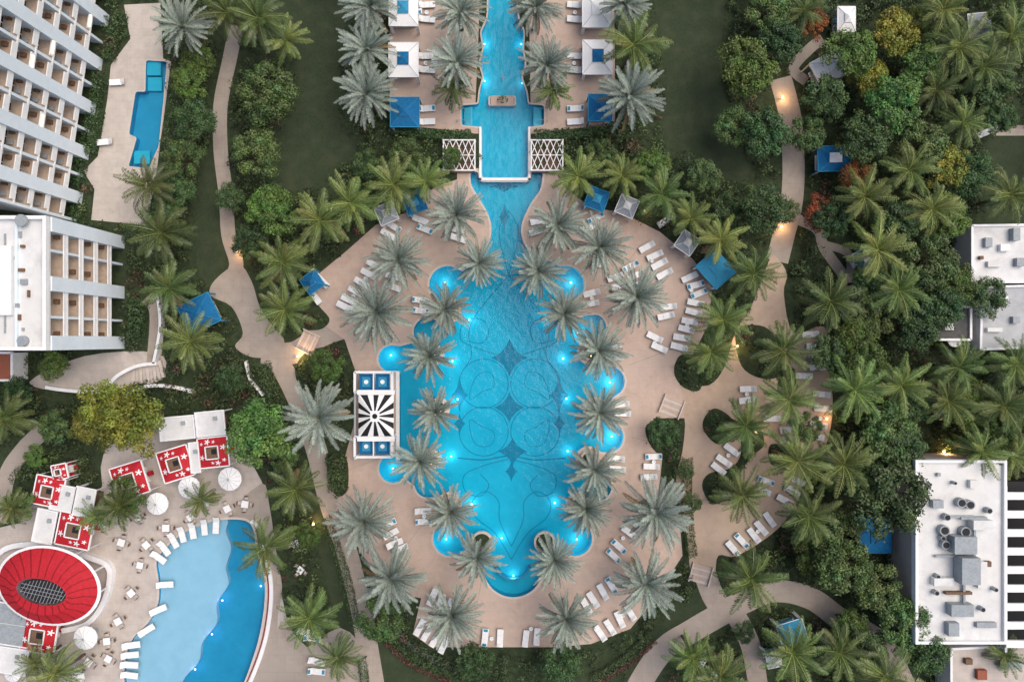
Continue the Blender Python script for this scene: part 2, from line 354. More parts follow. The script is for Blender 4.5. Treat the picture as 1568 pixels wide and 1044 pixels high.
ribbon('red_edge_band',WP(sm([(388,797),(394,812),(398,845),(408.5,875),(411.5,910),(406,960),(394,1005),(371,1060)],5,False)),0.12,0.16,M_redd,False,lpE,th=0.1)
tp=[(224,93),(256,95),(250,160),(243,225),(228,258),(197,255),(210,211),(198,206),(208,141),(223,141)]
tpE,tpR=pool('plunge_pool',[tp],[],1.0,-0.08,M_floorD,M_waterL,cop=0.15,it=1,step=0.25)
b=MB(); b.box(*W(234,104),-0.98,1.9,1.9,0.7,M_floor); b.box(*W(234,127),-0.98,1.9,1.9,0.45,M_floor); b.box(*W(215,240),-0.98,2.2,1.8,0.6,M_floor); b.obj('pool_bench',parent=tpE)
PR=[r for r in POOLS]
# ------------------------------------------------------------ GROUND, PATHS, DECKS
sheet('ground',[[[(-1500,-1500),(1500,-1500),(1500,1500),(-1500,1500)]]],PR,0.0,M_ground)
lawns=[sm(p,4) for p in(
 [(405,-80),(530,-80),(524,60),(518,150),(522,200),(548,220),(535,245),(480,285),(425,290),(412,240),(440,190),(460,150),(450,110),(415,60)],
 [(1005,-80),(1112,-80),(1105,60),(1108,150),(1115,200),(1150,262),(1130,280),(1060,240),(1015,215),(1022,120),(1010,60)],
 [(585,985),(625,1000),(680,1030),(760,1046),(860,1046),(930,1015),(1000,965),(1050,920),(1085,900),(1092,915),(1060,945),(1005,985),(950,1030),(900,1080),(590,1080)],
 [(312,235),(328,250),(336,340),(350,400),(335,435),(312,430),(300,380)],
 [(1518,212),(1600,212),(1600,338),(1520,345),(1508,280)],
 [(482,790),(500,800),(530,900),(548,1060),(520,1060),(515,960),(495,870)])]
sheet('lawn',[[WP(l)] for l in lawns],PR,0.012,M_lawn,0.01)
paths=[strip([(362,40),(352,90),(338,160),(338,230),(346,300),(350,360),(362,405),(350,440),(372,470)],22),
 sm([(330,428),(365,405),(385,430),(398,470),(418,500),(435,520),(428,545),(405,548),(380,545),(360,530),(372,510),(355,470),(322,452)],4),
 strip([(395,520),(430,560),(460,620),(485,690),(505,770),(530,840),(550,920),(563,990),(578,1080)],32),
 strip([(400,540),(450,540),(490,515),(530,500)],34),
 strip([(1195,120),(1210,180),(1215,250),(1212,310),(1200,360),(1190,400)],34),
 strip([(1205,330),(1250,350),(1262,380),(1290,420),(1320,470),(1340,500)],16),
 strip([(1070,820),(1080,880),(1110,930),(1180,905),(1240,915),(1290,950),(1350,985),(1390,1060)],34),
 strip([(1130,925),(1060,965),(1010,1000),(960,1080)],36), strip([(1120,930),(1150,990),(1165,1080)],30),
 strip([(0,800),(10,730),(35,690),(65,660)],26), sm([(400,740),(412,770),(425,860),(432,900),(425,970),(450,1070),(380,1070),(404,1000),(416,930),(410,880),(398,830),(390,800),(350,790)],3),
 strip([(1235,125),(1215,105),(1240,75),(1260,60)],16), strip([(1300,430),(1300,390),(1265,375)],12),strip([(1520,200),(1600,200)],16,False),
 strip([(225,455),(240,480),(235,560)],22), sm([(470,990),(520,960),(560,1000),(560,1070),(420,1070),(430,950)],3)]
terr=[[(190,8),(246,5),(250,90),(262,95),(240,262),(225,345),(140,337),(145,290),(128,262),(150,240),(165,150),(170,100),(200,60)],
 sm([(45,585),(130,545),(240,540),(250,572),(200,590),(160,600),(100,600)],4),
 sm([(160,690),(240,640),(335,650),(400,735),(405,800),(420,1090),(-60,1090),(-60,840),(30,800),(60,740),(150,760)],3)]
deck=[(640,318),(655,290),(700,275),(700,258),(860,258),(862,285),(905,318),(950,325),(1010,355),(1062,398),(1090,440),(1086,495),(1062,540),(1035,572),(1042,592),(1048,640),(1000,640),(1015,690),(1010,740),(1040,790),(1045,850),(1000,920),(965,962),(905,985),(850,990),(725,990),(660,990),(632,970),(645,915),(590,905),(556,850),(515,780),(528,700),(545,640),(545,570),(528,520),(500,500),(468,462),(475,430),(530,385),(575,345)]
topd=[[(597,-60),(735,-60),(733,45),(728,160),(733,195),(733,205),(700,205),(597,196)],[(804,-60),(940,-60),(942,192),(850,205),(813,205),(811,60)]]
sand=[sm([(1190,395),(1205,420),(1200,450),(1215,510),(1262,500),(1268,560),(1275,620),(1265,680),(1235,720),(1222,765),(1190,810),(1130,850),(1100,850),(1092,880),(1060,885),(1052,820),(1035,740),(1045,690),(1048,640),(1030,625),(1040,590),(1085,590),(1110,560),(1125,510),(1150,470),(1165,430),(1180,395)],4)]
cuts=[sm(p,5) for p in([(1128,505),(1170,500),(1195,530),(1200,570),(1170,580),(1135,560)],[(1078,640),(1095,625),(1120,640),(1130,665),(1100,680),(1078,660)],[(1130,640),(1160,650),(1170,680),(1150,700),(1130,730),(1120,760),(1090,770),(1075,745),(1085,725),(1120,715),(1135,690)],[(1180,680),(1215,690),(1210,720),(1180,710)],[(1200,560),(1220,570),(1215,600),(1190,600)])]
sheet('pathway',[[WP(p)] for p in paths],PR+[[WP(deck)]],0.03,M_path,0.03)
sheet('stone_terrace',[[WP(p)] for p in terr],PR+[[WP(p)] for p in paths],0.045,M_stone,0.045)
sheet('pool_deck',[[WP(deck)],*[[WP(p)] for p in topd]],PR,0.06,M_deck,0.06)
sheet('sun_terrace',[[WP(p)] for p in sand],[[WP(c)] for c in cuts]+[[WP(deck)]],0.05,M_sand,0.05)
def bedpoly(p): return sm(p,5)
pockets=[bedpoly(p) for p in([(1040,545),(1062,545),(1075,575),(1070,598),(1045,592),(1032,570)],[(470,445),(490,470),(505,490),(488,505),(455,500),(450,470)],[(468,540),(510,532),(528,560),(520,585),(470,600),(452,570)],[(990,650),(1030,640),(1045,665),(1015,695),(995,680)],[(500,695),(530,700),(532,750),(512,755)],[(600,196),(733,206),(725,222),(600,240)],[(813,206),(945,196),(945,240),(820,222)])]
sheet('planting_bed',[[WP(p)] for p in pockets],PR,0.075,M_ground,0.07)
for p,n in(((472,524),-0.45),((1028,622),1.2),((1072,878),1.3)):
    b=MB()
    for i in range(6): b.box((i-2.5)*0.42,0,0.03,0.38,2.6,0.08+0.03*i,M_deck if i%2 else M_cop)
    b.box(0,1.4,0.03,2.7,0.15,0.45,M_cop); b.box(0,-1.4,0.03,2.7,0.15,0.45,M_cop)
    b.obj('garden_steps',(*W(*p),0.03),n)
for a in range(0,360,30):
    t=math.radians(a+12); pts=[(786+math.cos(t)*r*1.0,625+math.sin(t)*r*1.15) for r in(185,292)]
    P=np.array(WP(pts)); q=np.linspace(0,1,30)[:,None]*(P[1]-P[0])+P[0]; ok=inreg(q,[WP(deck)])
    for g in PR: ok&=~inreg(q,g)
    q=q[ok]
    if len(q)>3: ribbon('paving_joint',[tuple(q[0]),tuple(q[-1])],0.09,0.066,M_path)
# ------------------------------------------------------------ BUILDINGS
def tower():
    A=Vector(W(178,-70)); B=Vector(W(118,338)); d=(B-A); L=d.length; u=d.normalized(); ang=math.atan2(u.y,u.x)
    b=MB(); FH=3.2; nf=13; nb=12; bw=L/nb; dep=13; D=2.0
    b.box(L/2,-dep/2-D,0,L,dep,nf*FH+1,M_white); b.box(L/2,-dep/2-D,nf*FH+1,L+0.4,dep+0.4,0.4,M_roofw)
    for f in range(nf+1):
        z=f*FH
        if f>0:
            b.box(L/2,-D/2,z-0.25,L,D,0.25,M_white)
            if f<nf: b.box(L/2,-D/2-.02,z+0.004,L-0.1,D-.1,0.02,M_tile)
        if f<nf:
            for k in range(nb):
                x0=k*bw+bw/2
                b.box(x0,-D+.05,z+0.1,bw-1.2,0.1,2.4,M_glass); b.box(x0,-D+.11,z+0.1,0.1,0.06,2.4,M_white)
                if f>0:
                    b.box(x0,-0.07,z+0.02,bw-0.9,0.14,0.62,M_white)
                    if (k*7+f*3)%4!=0:
                        b.box(x0-0.7,-1.2,z+0.03,0.55,0.6,0.4,M_wood); b.box(x0+0.6,-1.2,z+0.03,0.55,0.6,0.4,M_frame)
    for k in range(nb+1):
        w=1.6 if k%2 else 0.35
        b.box(k*bw,-0.95,0,w,2.5 if k%2 else 1.8,nf*FH+0.6,M_blueish)
    for (k,f) in((2,3),(5,3),(8,3),(3,1),(6,4)): # lit wall sconces on the fins
        b.box(k*bw+bw*.5,0.03,f*FH+0.1,1.6,0.06,0.4,E_soft)
    return b.obj('balcony_hotel_tower',(A.x,A.y,0),ang)
tower()
def midb():
    x1=W(189,0)[0]; y1=W(0,362)[1]; y0=W(0,534)[1]; h=15.8; w=y1-y0; b=MB(); dep=26
    xb=x1-2.0; cy=(y0+y1)/2
    b.box(xb-dep/2,cy,0,dep,w,h,M_white); b.box(xb-dep/2+1,cy,h,dep+2,w,0.25,M_roofw)
    for s in(-1,1): b.box(xb-dep/2+1,cy+s*(w/2-0.2),h+0.25,dep+2,0.4,0.6,M_white)
    b.box(x1-0.2,cy,h+0.25,0.4,w-0.8,0.6,M_white); b.box(x1-3.6,cy,h+0.25,0.3,w-0.8,0.35,M_blueish)
    nf=5; FH=h/nf
    for f in range(1,nf):
        z=f*FH; b.box(xb+1.0,cy,z-0.22,2.0,w,0.22,M_white); b.box(xb+0.98,cy,z+0.004,1.9,w-0.2,0.02,M_tile)
        b.box(xb+1.9,cy,z+0.03,0.14,w-1,0.55,M_white)
    for f in range(nf):
        for k in range(4):
            yy=y0+w*(k+0.5)/4; b.box(xb+0.04,yy,f*FH+0.15,0.1,w/4-1.0,2.3,M_glass); b.box(xb+0.1,yy,f*FH+0.15,0.06,0.1,2.3,M_white)
            if f and (k+f)%3: b.box(xb+0.9,yy,f*FH+.03,.6,.6,.4,M_wood)
    for k in range(5):
        yy=y0+w*k/4; wd=1.7 if k%2==0 else 0.3; yy=min(max(yy,y0+wd/2),y1-wd/2); b.box(xb+1.05,yy,0,2.2 if k%2==0 else 1.7,wd,h-0.05,M_blueish)
    rx,ry=G(8,430,h); b.box(rx,ry,h+0.25,2.4,8.0,0.5,M_white); b.box(rx,ry,h+0.75,1.6,6.6,0.1,E_soft)
    for i in range(9):
        px,py=G(38+random.uniform(-10,10),360+i*18,h); b.box(px,py,h+0.25,random.uniform(0.2,0.8),random.uniform(0.3,0.9),random.uniform(0.2,0.5),M_wood if i%2 else M_grey)
    px,py=G(42,340,h); b.cyl(px,py,h+0.85,0.7,0.35,M_grey,14); px,py=G(40,522,h); b.cyl(px,py,h+0.25,0.6,0.5,M_grey,14)
    b.bar((x1-5,y0+2,h+0.4),(x1-5,y1-2,h+0.4),0.15,M_grey)
    b.obj('balcony_apartment_building')
midb()
def rightb():
    h=7; pts=[(1402,706),(1531,707),(1537,981),(1413,982)]; P=[G(*p,h) for p in pts]; xs=[p[0] for p in P]; ys=[p[1] for p in P]
    x0,x1,y0,y1=min(xs),max(xs),min(ys),max(ys); cx_,cy=(x0+x1)/2,(y0+y1)/2; b=MB()
    b.box(cx_,cy,0,x1-x0,y1-y0,h-0.3,M_stone); b.box(cx_,cy,h-0.3,x1-x0,y1-y0,0.2,M_roofw)
    for s in(-1,1):
        b.box(cx_+s*((x1-x0)/2+0.02),cy,h-0.6,0.35,y1-y0+0.4,0.95,M_white); b.box(cx_,cy+s*((y1-y0)/2+0.02),h-0.6,x1-x0-0.3,0.35,0.95,M_white)
    def rb(px,py,sx,sy,hh,m):
        X,Y=G(px,py,h); b.box(X,Y,h-0.08,sx*S*.93,sy*S*.93,hh,m)
    for (px,py,sx,sy,hh,m) in((1468,830,34,26,1.6,M_grey),(1474,868,28,40,1.9,M_grey),(1496,800,30,14,1.4,M_roofw),(1440,888,30,12,0.9,M_roofw),(1500,878,14,40,0.7,M_roofw),(1466,930,34,18,1.2,M_grey),(1455,960,16,20,0.9,M_grey),(1488,792,40,4,0.6,M_grey),(1432,770,16,12,0.8,M_grey),(1488,740,12,12,.6,M_roofw),(1508,955,30,8,0.5,M_grey),(1436,726,5,5,.4,M_grey),(1465,906,40,4,0.6,M_wood),(1510,862,10,8,0.5,M_wood)): rb(px,py,sx,sy,hh,m)
    for (px,py,r) in((1468,768,.55),(1481,771,.55),(1442,810,.6),(1444,832,.5),(1474,812,.6),(1510,780,.35),(1430,905,.3),(1420,740,.2),(1458,738,.2),(1520,900,.25),(1500,930,.3),(1432,880,.25),(1446,790,.4),(1440,822,.3)):
        X,Y=G(px,py,h); b.cyl(X,Y,h-0.08,r*1.1,0.8,M_grey,14); b.cyl(X,Y,h+0.72,r*0.8,0.06,M_dark,14)
    for a,c in(((1452,790),(1490,790)),((1490,790),(1490,850)),((1430,850),(1460,850)),((1474,890),(1474,930))):
        X,Y=G(*a,h); X2,Y2=G(*c,h); b.bar((X,Y,h+0.25),(X2,Y2,h+0.25),0.28,M_grey)
    b.obj('flat_roof_service_building')
    b=MB(); hh=6
    X0,Y0=G(1541,1000,hh); X1,Y1=G(1640,745,hh); n=9
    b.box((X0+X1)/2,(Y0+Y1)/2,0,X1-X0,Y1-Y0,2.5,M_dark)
    for i in range(n): b.box((X0+X1)/2,Y0+(Y1-Y0)*(i+0.5)/n,hh-0.3,X1-X0,0.95,0.3,M_white)
    for i in(0,.5,1): b.box(X0+(X1-X0)*i+ (0.2 if i==0 else 0),(Y0+Y1)/2,hh-0.7,0.3,Y1-Y0,0.38,M_white)
    for i in(0.02,0.98):
        for j in(0.02,0.98): b.box(X0+(X1-X0)*i,Y0+(Y1-Y0)*j,0,0.35,0.35,hh-0.7,M_white)
    b.obj('louvred_pergola')
rightb()
def flatb(name,pts,h,m=None,extra=()):
    P=[G(*p,h) for p in pts]; b=MB(); n=len(P)
    V=[(x,y,0) for x,y in P]+[(x,y,h) for x,y in P]
    b.add(V,[(i,i+1 if i+1<n else 0,n+(i+1)%n,n+i) for i in range(n)],M_white); b.add([(x,y,h) for x,y in P],[tuple(range(n))],m or M_roofw)
    for i in range(n):
        a=P[i];c=P[(i+1)%n]; b.bar((*a,h+0.1),(*c,h+0.1),0.3,M_white,0.4)
    for (px,py,sx,sy,hh,mm) in extra:
        X,Y=G(px,py,h); b.box(X,Y,h,sx*S,sy*S,hh,mm)
    b.obj(name)
flatb('garden_service_building',[(1487,432),(1487,346),(1620,344),(1620,432)],4,None,[(1510,372,10,14,.6,M_grey),(1535,380,14,10,.6,M_white),(1550,360,10,18,.9,M_grey),(1520,405,20,8,.5,M_roofw),(1500,395,5,5,.5,M_wood),(1558,402,12,12,.7,M_grey)])
flatb('grey_roof_outbuilding',[(1500,535),(1502,440),(1620,436),(1620,530)],3.5,mat('grey_roof',(0.46,0.47,0.48),(0.38,0.39,0.4),0.7,0.8,stain=.4),[(1530,460,16,12,.7,M_white),(1552,490,10,10,.6,M_grey),(1520,505,22,6,.5,M_roofw)])
flatb('small_flat_roof_house',[(1425,520),(1425,470),(1485,470),(1485,520)],3.0,mat('dark_roof',(0.10,0.10,0.10),(0.06,0.06,0.06),1.5,0.8),[(1450,500,12,10,.6,M_white)])
flatb('beach_hut_building',[(1455,1080),(1455,992),(1600,985),(1600,1080)],3.5,M_stone,[(1500,1030,14,14,.6,M_terra),(1545,1015,30,10,.6,M_grey),(1480,1010,10,8,.6,M_wood)])
flatb('terracotta_lodge',[(-30,582),(-30,540),(20,540),(20,582)],3,M_terra)
def wall(name,pts,w,h,m):
    return ribbon(name,WP(sm(pts,6,False)),w,h,m,False,None,th=h+0.02)
wall('curved_retaining_wall',[(76,592),(110,597),(160,598),(185,575),(215,560),(245,556)],0.45,1.0,M_white)
wall('curved_retaining_wall',[(190,617),(205,598),(235,590),(270,592),(300,600)],0.45,0.8,M_white)
wall('garden_wall',[(246,452),(250,500),(240,556)],0.35,1.0,M_white)
wall('garden_wall',[(378,552),(385,580),(405,605)],0.3,0.7,M_white)
b=MB()
for i in range(9):
    a=i*0.11-0.45; b.box((i-4)*0.5,abs(i-4)**2*0.04,0.05,0.44,2.4,0.06+0.05*i,M_stone if i%2 else M_cop,a*0.3)
b.obj('garden_steps',(*W(228,574),0),0.1)
# ------------------------------------------------------------ PAVILIONS ETC
def cabana(px,py,sx,sy,h,rot,top,rim,crown=0.45,center=None,name='cabana'):
    x,y=G(px,py,h); b=MB(); 
    for i in(-1,1):
        for j in(-1,1):
            b.box(i*(sx/2-0.08),j*(sy/2-0.08),0,0.14,0.14,h,rim); b.box(i*(sx/2-0.25),j*(sy/2-0.08),0.1,0.3,0.06,h-0.2,M_cush)
    V=[(-sx/2,-sy/2,h),(sx/2,-sy/2,h),(sx/2,sy/2,h),(-sx/2,sy/2,h)]
    k=0.38; V2=[(a*k,c*k,h+crown) for a,c,_ in V]
    b.add(V+V2,[(0,1,5,4),(1,2,6,5),(2,3,7,6),(3,0,4,7)],top)
    b.add([(a,c,z) for a,c,z in V]+[(a,c,z-0.35) for a,c,z in V],[(0,4,5,1),(1,5,6,2),(2,6,7,3),(3,7,4,0)],top)
    b.add([(a*1.0,c*1.0,z+0.12) for a,c,z in V2]+[(0,0,h+crown+0.45)],[(0,1,4),(1,2,4),(2,3,4),(3,0,4)],center or top)
    seam=M_grey if top is M_cush else rim
    for i in range(4): b.bar(V[i],V2[i],0.045,seam); b.bar(V[i],V[(i+1)%4],0.08,rim)
    b.box(0,0,0.1,sx*0.7,sy*0.6,0.35,M_cush); b.box(0,sy*0.25,0.45,sx*0.6,0.35,0.25,M_blue2)
    return b.obj(name,(x,y,0.05),rot)
for a in((620,172,3.9,4.0,0,M_blue,M_blue2,M_blue),(919,165,3.2,3.6,0,M_blue,M_blue2,M_blue),(618,92,4.0,4.6,0,M_cush,M_white,M_blue),(618,14,3.9,4.6,0,M_cush,M_white,M_blue2),(915,88,4.0,4.6,0,M_cush,M_white,M_blue),(914,16,3.9,4.6,0,M_cush,M_white,M_cush),
         (305,480,4.6,4.2,0.45,M_blue,M_blue2,M_blue),(635,310,2.8,2.8,0.35,M_blue,M_blue2,M_blue2),(914,305,2.8,2.8,-0.35,M_blue,M_blue2,M_blue2),(1096,412,4.2,3.6,-0.85,M_blue2,M_blue2,M_blue2),(1277,243,4.4,3.4,0.02,M_blue,M_blue2,M_cush),
         (1324,396,2.6,2.6,0.5,M_blue2,M_white,M_cush),(1350,455,2.6,2.6,0.5,M_blue2,M_frame,M_blue2),(1340,820,4.4,4.6,0,M_blue,M_blue,M_blue),(1296,30,2.4,3.4,0,M_cush,M_white,M_cush),(1500,40,3.0,3.4,0.1,M_grey,M_white,M_roofw),(1213,968,3.6,3,0.3,M_blue2,M_white,M_blue2),(1185,1010,2,2,0.2,M_cush,M_white,M_cush),(592,327,2.6,2.6,0.4,M_grey,M_white,M_roofw),(960,316,2.6,2.6,-0.4,M_grey,M_white,M_roofw),(1052,372,2.6,2.6,-0.6,M_grey,M_white,M_roofw),(478,432,2.5,2.5,0.6,M_blue,M_blue2,M_blue)):
    cabana(a[0],a[1],a[2],a[3],2.7,a[4],a[5],a[6],center=a[7])
cabana(1272,103,4.6,3.6,3.0,0.5,M_cush,M_white,0.9,M_cush,'white_gable_pavilion')
for px in(704,837):
    b=MB(); x,y=W(px,241); w,l=4.3,4.1
    b.box(0,0,0.12,w,l+0.3,0.12,M_wood)
    for s in(-1,1):
        b.bar((s*w/2,-l/2,1.1),(s*w/2,l/2,1.1),0.16,M_white); b.bar((-w/2,s*l/2,1.1),(w/2,s*l/2,1.1),0.16,M_white)
        for t in(-1,1): b.box(s*w/2,t*l/2,0.1,0.2,0.2,1.1,M_white)
    for i in range(5):
        x0=-w/2+i*w/5; 
        b.bar((x0,-l/2,1.12),(x0+w/5,0,1.12),0.1,M_white); b.bar((x0+w/5,-l/2,1.15),(x0,0,1.15),0.1,M_white)
        b.bar((x0,0,1.12),(x0+w/5,l/2,1.12),0.1,M_white); b.bar((x0+w/5,0,1.15),(x0,l/2,1.15),0.1,M_white)
        b.bar((x0,-l/2,0.6),(x0+w/5,-l/2,0.6),0.06,M_white)
    b.bar((-w/2,0,1.1),(w/2,0,1.1),0.1,M_white)
    b.obj('lattice_footbridge',(x,y,0.05))
b=MB(); h=3.0; x,y=G(576,636,h); w,l=4.7,5.5; n=24; R=[]
for i in range(n):
    a=2*math.pi*i/n+math.pi/n; c,s=math.cos(a),math.sin(a); k=min(w/2/abs(c) if abs(c)>1e-6 else 99,l/2/abs(s) if abs(s)>1e-6 else 99); R.append((c*k,s*k,h))
k0=0.26
for i in range(n):
    p,q=R[i],R[(i+1)%n]; p2=(p[0]*k0,p[1]*k0,h+0.9); q2=(q[0]*k0,q[1]*k0,h+0.9); m=M_black if i%2 else M_cush
    pts=[p,q,q2,p2]
    if abs(abs(p[0])-w/2)<1e-3 and abs(abs(q[1])-l/2)<1e-3 or abs(abs(p[1])-l/2)<1e-3 and abs(abs(q[0])-w/2)<1e-3:
        co=(math.copysign(w/2,p[0]+q[0]),math.copysign(l/2,p[1]+q[1]),h); pts=[p,co,q,q2,p2]; b.add(pts,[(0,1,2,3,4)],m)
    else: b.add(pts,[(0,1,2,3)],m)
b.add([(r[0]*k0,r[1]*k0,h+0.92) for r in R],[tuple(range(n))],M_cush)
b.cyl(0,0,h+0.95,0.35,0.25,M_black,12,0.1)
b.box(0,l/2+0.35,h-0.1,5.0,0.65,0.25,M_white); b.box(0,-l/2-0.35,h-0.1,5.0,0.65,0.25,M_white)
for s in(-1,1):
    b.box(s*(w/2-0.1),0,h-0.25,0.18,l,0.2,M_white)
    for t in(-1,1): b.box(s*(w/2-0.12),t*(l/2+0.5),0,0.2,0.2,h-0.1,M_white)
b.box(0,0,0.1,3.4,3.8,1.0,M_wood); b.box(0,0,1.1,3.6,4.0,0.08,M_white)
b.obj('striped_bar_pavilion',(x,y,0.05))
for py in(585,684):
    b=MB(); h=2.7; x,y=G(572,py,h); w,l=5.0,2.7
    for s in(-1,1):
        b.bar((s*w/2,-l/2,h),(s*w/2,l/2,h),0.3,M_white); b.bar((-w/2,s*l/2,h),(w/2,s*l/2,h),0.3,M_white)
        for t in(-1,1): b.box(s*(w/2),t*(l/2),0,0.22,0.22,h-0.1,M_white)
    b.bar((0,-l/2,h),(0,l/2,h),0.15,M_white)
    for s in(-1,1):
        b.box(s*1.1,0,1.9,1.9,2.2,0.06,M_blue); b.box(s*1.1,0,2.0,1.1,1.3,0.06,M_blue2); b.cyl(s*1.1,0,2.08,0.3,0.1,M_white,10); b.box(s*1.1,0,0.1,1.8,2.0,0.4,M_cush)
    b.box(-0.0,0,0.1,4.7,2.5,0.08,M_white)
    b.obj('blue_daybed_cabana',(x,y,0.05))
b=MB(); b.box(*W(609,636),-1.2,0.5,12.2,1.32,M_white); b.box(*W(545,636),0.05,0.3,12.0,0.5,M_white); b.obj('pavilion_platform_edge')
def flower(x,y,r):
    return [(x+r*(0.65+0.35*math.cos(5*a))*math.cos(a),y+r*(0.65+0.35*math.cos(5*a))*math.sin(a)) for a in [2*math.pi*i/30 for i in range(30)]]
def redcanopy(px,py,sx,rot):
    h=3; x,y=G(px,py,h); b=MB(); s=sx/2; k=0.42; cr=0.5
    V=[(-s,-s,h),(s,-s,h),(s,s,h),(-s,s,h)]; V2=[(a*k,c*k,h+cr) for a,c,_ in V]
    b.add(V+V2,[(0,1,5,4),(1,2,6,5),(2,3,7,6),(3,0,4,7)],M_red)
    b.add(V+[(a,c,z-0.3) for a,c,z in V],[(0,4,5,1),(1,5,6,2),(2,6,7,3),(3,7,4,0)],M_cush)
    for i in range(4): b.bar(V[i],V[(i+1)%4],0.16,M_cush); b.bar(V2[i],V2[(i+1)%4],0.14,M_cush); b.bar((V[i][0]*.95,V[i][1]*.95,0),(V[i][0]*.95,V[i][1]*.95,h),0.12,M_white)
    b.box(0,0,h+cr-0.25,s*k*1.9,s*k*1.9,0.05,M_wood); b.box(0.1*s,0.05*s,h+cr-0.2,s*k*0.8,s*k*0.8,0.05,M_black)
    def zs(a,c):
        t=max(abs(a),abs(c))/s; return h+cr*(1-t)/(1-k)+0.03
    for (fx,fy,r) in((.72,.3,.2),(.3,-.72,.2),(-.72,-.3,.2),(-.3,.72,.2),(.72,-.55,.13),(-.7,.6,.13),(-.05,-.7,.12),(.1,.7,.12)):
        P=flower(fx*s,fy*s,r*s); b.add([(a,c,zs(a,c)) for a,c in P]+[(fx*s,fy*s,zs(fx*s,fy*s))],[(i,(i+1)%30,30) for i in range(30)],M_cush)
    b.box(0,0,0.1,sx*0.5,sx*0.5,0.7,M_cush); 
    for i in range(4): a=i*math.pi/2; b.box(math.cos(a)*s*.7,math.sin(a)*s*.7,0.1,0.6,0.6,0.6,M_red)
    b.obj('red_floral_canopy',(x,y,0.05),rot)
for a in((75,752,3.9,-0.2),(115,811,4.6,-0.2),(199,735,4.4,0.3),(269,710,4.2,0.3),(327,692,4.0,0.1),(60,972,4.6,-0.15),(92,722,2.0,0.2)): redcanopy(*a)
def plainroof(name,px,py,sx,sy,rot,m,h=3.0):
    x,y=G(px,py,h); b=MB(); b.box(0,0,h,sx,sy,0.15,m)
    for s in(-1,1): b.box(s*(sx/2),0,h+.05,.16,sy+.16,.2,M_white); b.box(0,s*(sy/2),h+.05,sx-.16,.16,.2,M_white)
    b.bar((-sx/2,0,h+.17),(sx/2,0,h+.17),.05,M_roofw); b.box(sx*.2,sy*.2,h+.15,.5,.5,.25,M_grey)
    for i in(-1,1):
        for j in(-1,1): b.box(i*(sx/2-.1),j*(sy/2-.1),0,0.15,0.15,h,M_white)
    b.box(0,0,0.1,sx*.6,sy*.5,0.7,M_wood); b.obj(name,(x,y,0.05),rot)
plainroof('white_canopy',98,762,3.0,3.4,-0.2,M_roofw); plainroof('white_canopy',130,768,2.6,3.8,-0.2,M_roofw); plainroof('white_canopy',70,805,2.6,4.4,-0.2,M_roofw)
plainroof('white_canopy',272,655,4.6,3.0,0.1,M_roofw); plainroof('white_canopy',323,648,3.8,3.2,0.1,M_roofw); plainroof('white_canopy',20,955,5.0,5.5,-0.15,M_grey); plainroof('white_canopy',18,1010,4.4,3.4,-0.15,M_roofw); plainroof('white_canopy',299,700,1.2,4,.1,M_roofw)
def redoval():
    h=4.2; x,y=G(75,896,h); b=MB(); A,B=6.6,4.9; n=48
    prof=[(1.06,0.0),(1.0,0.12),(0.99,0.15),(0.8,0.75),(0.62,1.2),(0.5,1.35),(0.47,1.4)]
    def ring(k,z,i):
        a=2*math.pi*i/n; bb=B if k>0.6 else B*0.72
        return (A*k*math.cos(a)*(1.06 if k<.6 else 1),bb*k*math.sin(a)-(0.35 if k<0.7 else 0),h+z)
    for j in range(len(prof)-1):
        for i in range(n):
            b.add([ring(prof[j][0],prof[j][1],i),ring(prof[j][0],prof[j][1],i+1),ring(prof[j+1][0],prof[j+1][1],i+1),ring(prof[j+1][0],prof[j+1][1],i)],[(0,1,2,3)],M_white if j==0 else M_red)
    for i in range(0,n,2):
        for j in range(2,len(prof)-2):
            p=ring(prof[j][0],prof[j][1]+0.03,i);q=ring(prof[j+1][0],prof[j+1][1]+0.03,i); b.bar(p,q,0.09,M_redd)
    b.add([(A*.46*math.cos(2*math.pi*i/n),B*.3*math.sin(2*math.pi*i/n)-.35,h+1.05) for i in range(n)],[tuple(range(n))],M_dark)
    for k in range(-6,7):
        xx=k*0.45; yy=B*.3*math.sqrt(max(0,1-(xx/(A*.46))**2)); b.bar((xx,-yy-.35,h+1.3),(xx+0.5,yy-.35,h+1.3),0.05,M_frame)
    for t in(-.5,0,.5): b.bar((-A*.42,t-.35,h+1.33),(A*.42,t-.35,h+1.33),0.05,M_grey)
    for i in range(10):
        a=2*math.pi*i/10; b.cyl(A*.92*math.cos(a),B*.92*math.sin(a),0,0.14,h+.1,M_white,8)
    b.cyl(0,0,0.1,2.2,1.0,M_wood,24)
    b.obj('red_oval_bar_pavilion',(x,y,0.05),-0.22)
redoval()
ribbon('curved_white_parapet',WP(sm([(-10,860),(20,835),(80,832),(140,850),(172,868),(165,915),(140,950),(100,962)],6,False)),0.7,0.9,M_white,False,None,th=0.9)
def parasol(px,py,r,m=None,h=2.6):
    x,y=G(px,py,h); b=MB(); n=12; m=m or M_cush
    P=[(r*math.cos(2*math.pi*i/n),r*math.sin(2*math.pi*i/n),h) for i in range(n)]
    b.add(P+[(0,0,h+r*0.35)],[(i,(i+1)%n,n) for i in range(n)],m); b.add(P+[(p[0],p[1],h-.18) for p in P],[(i,(i+1)%n,n+(i+1)%n,n+i) for i in range(n)],m)
    b.cyl(0,0,0,0.05,h+r*.35+.2,M_frame,8); b.cyl(0,0,0,.35,.1,M_frame,10)
    for i in range(n): b.bar(P[i],(0,0,h+r*.35),0.03,M_grey)
    b.obj('parasol',(x,y,0.05),random.random())
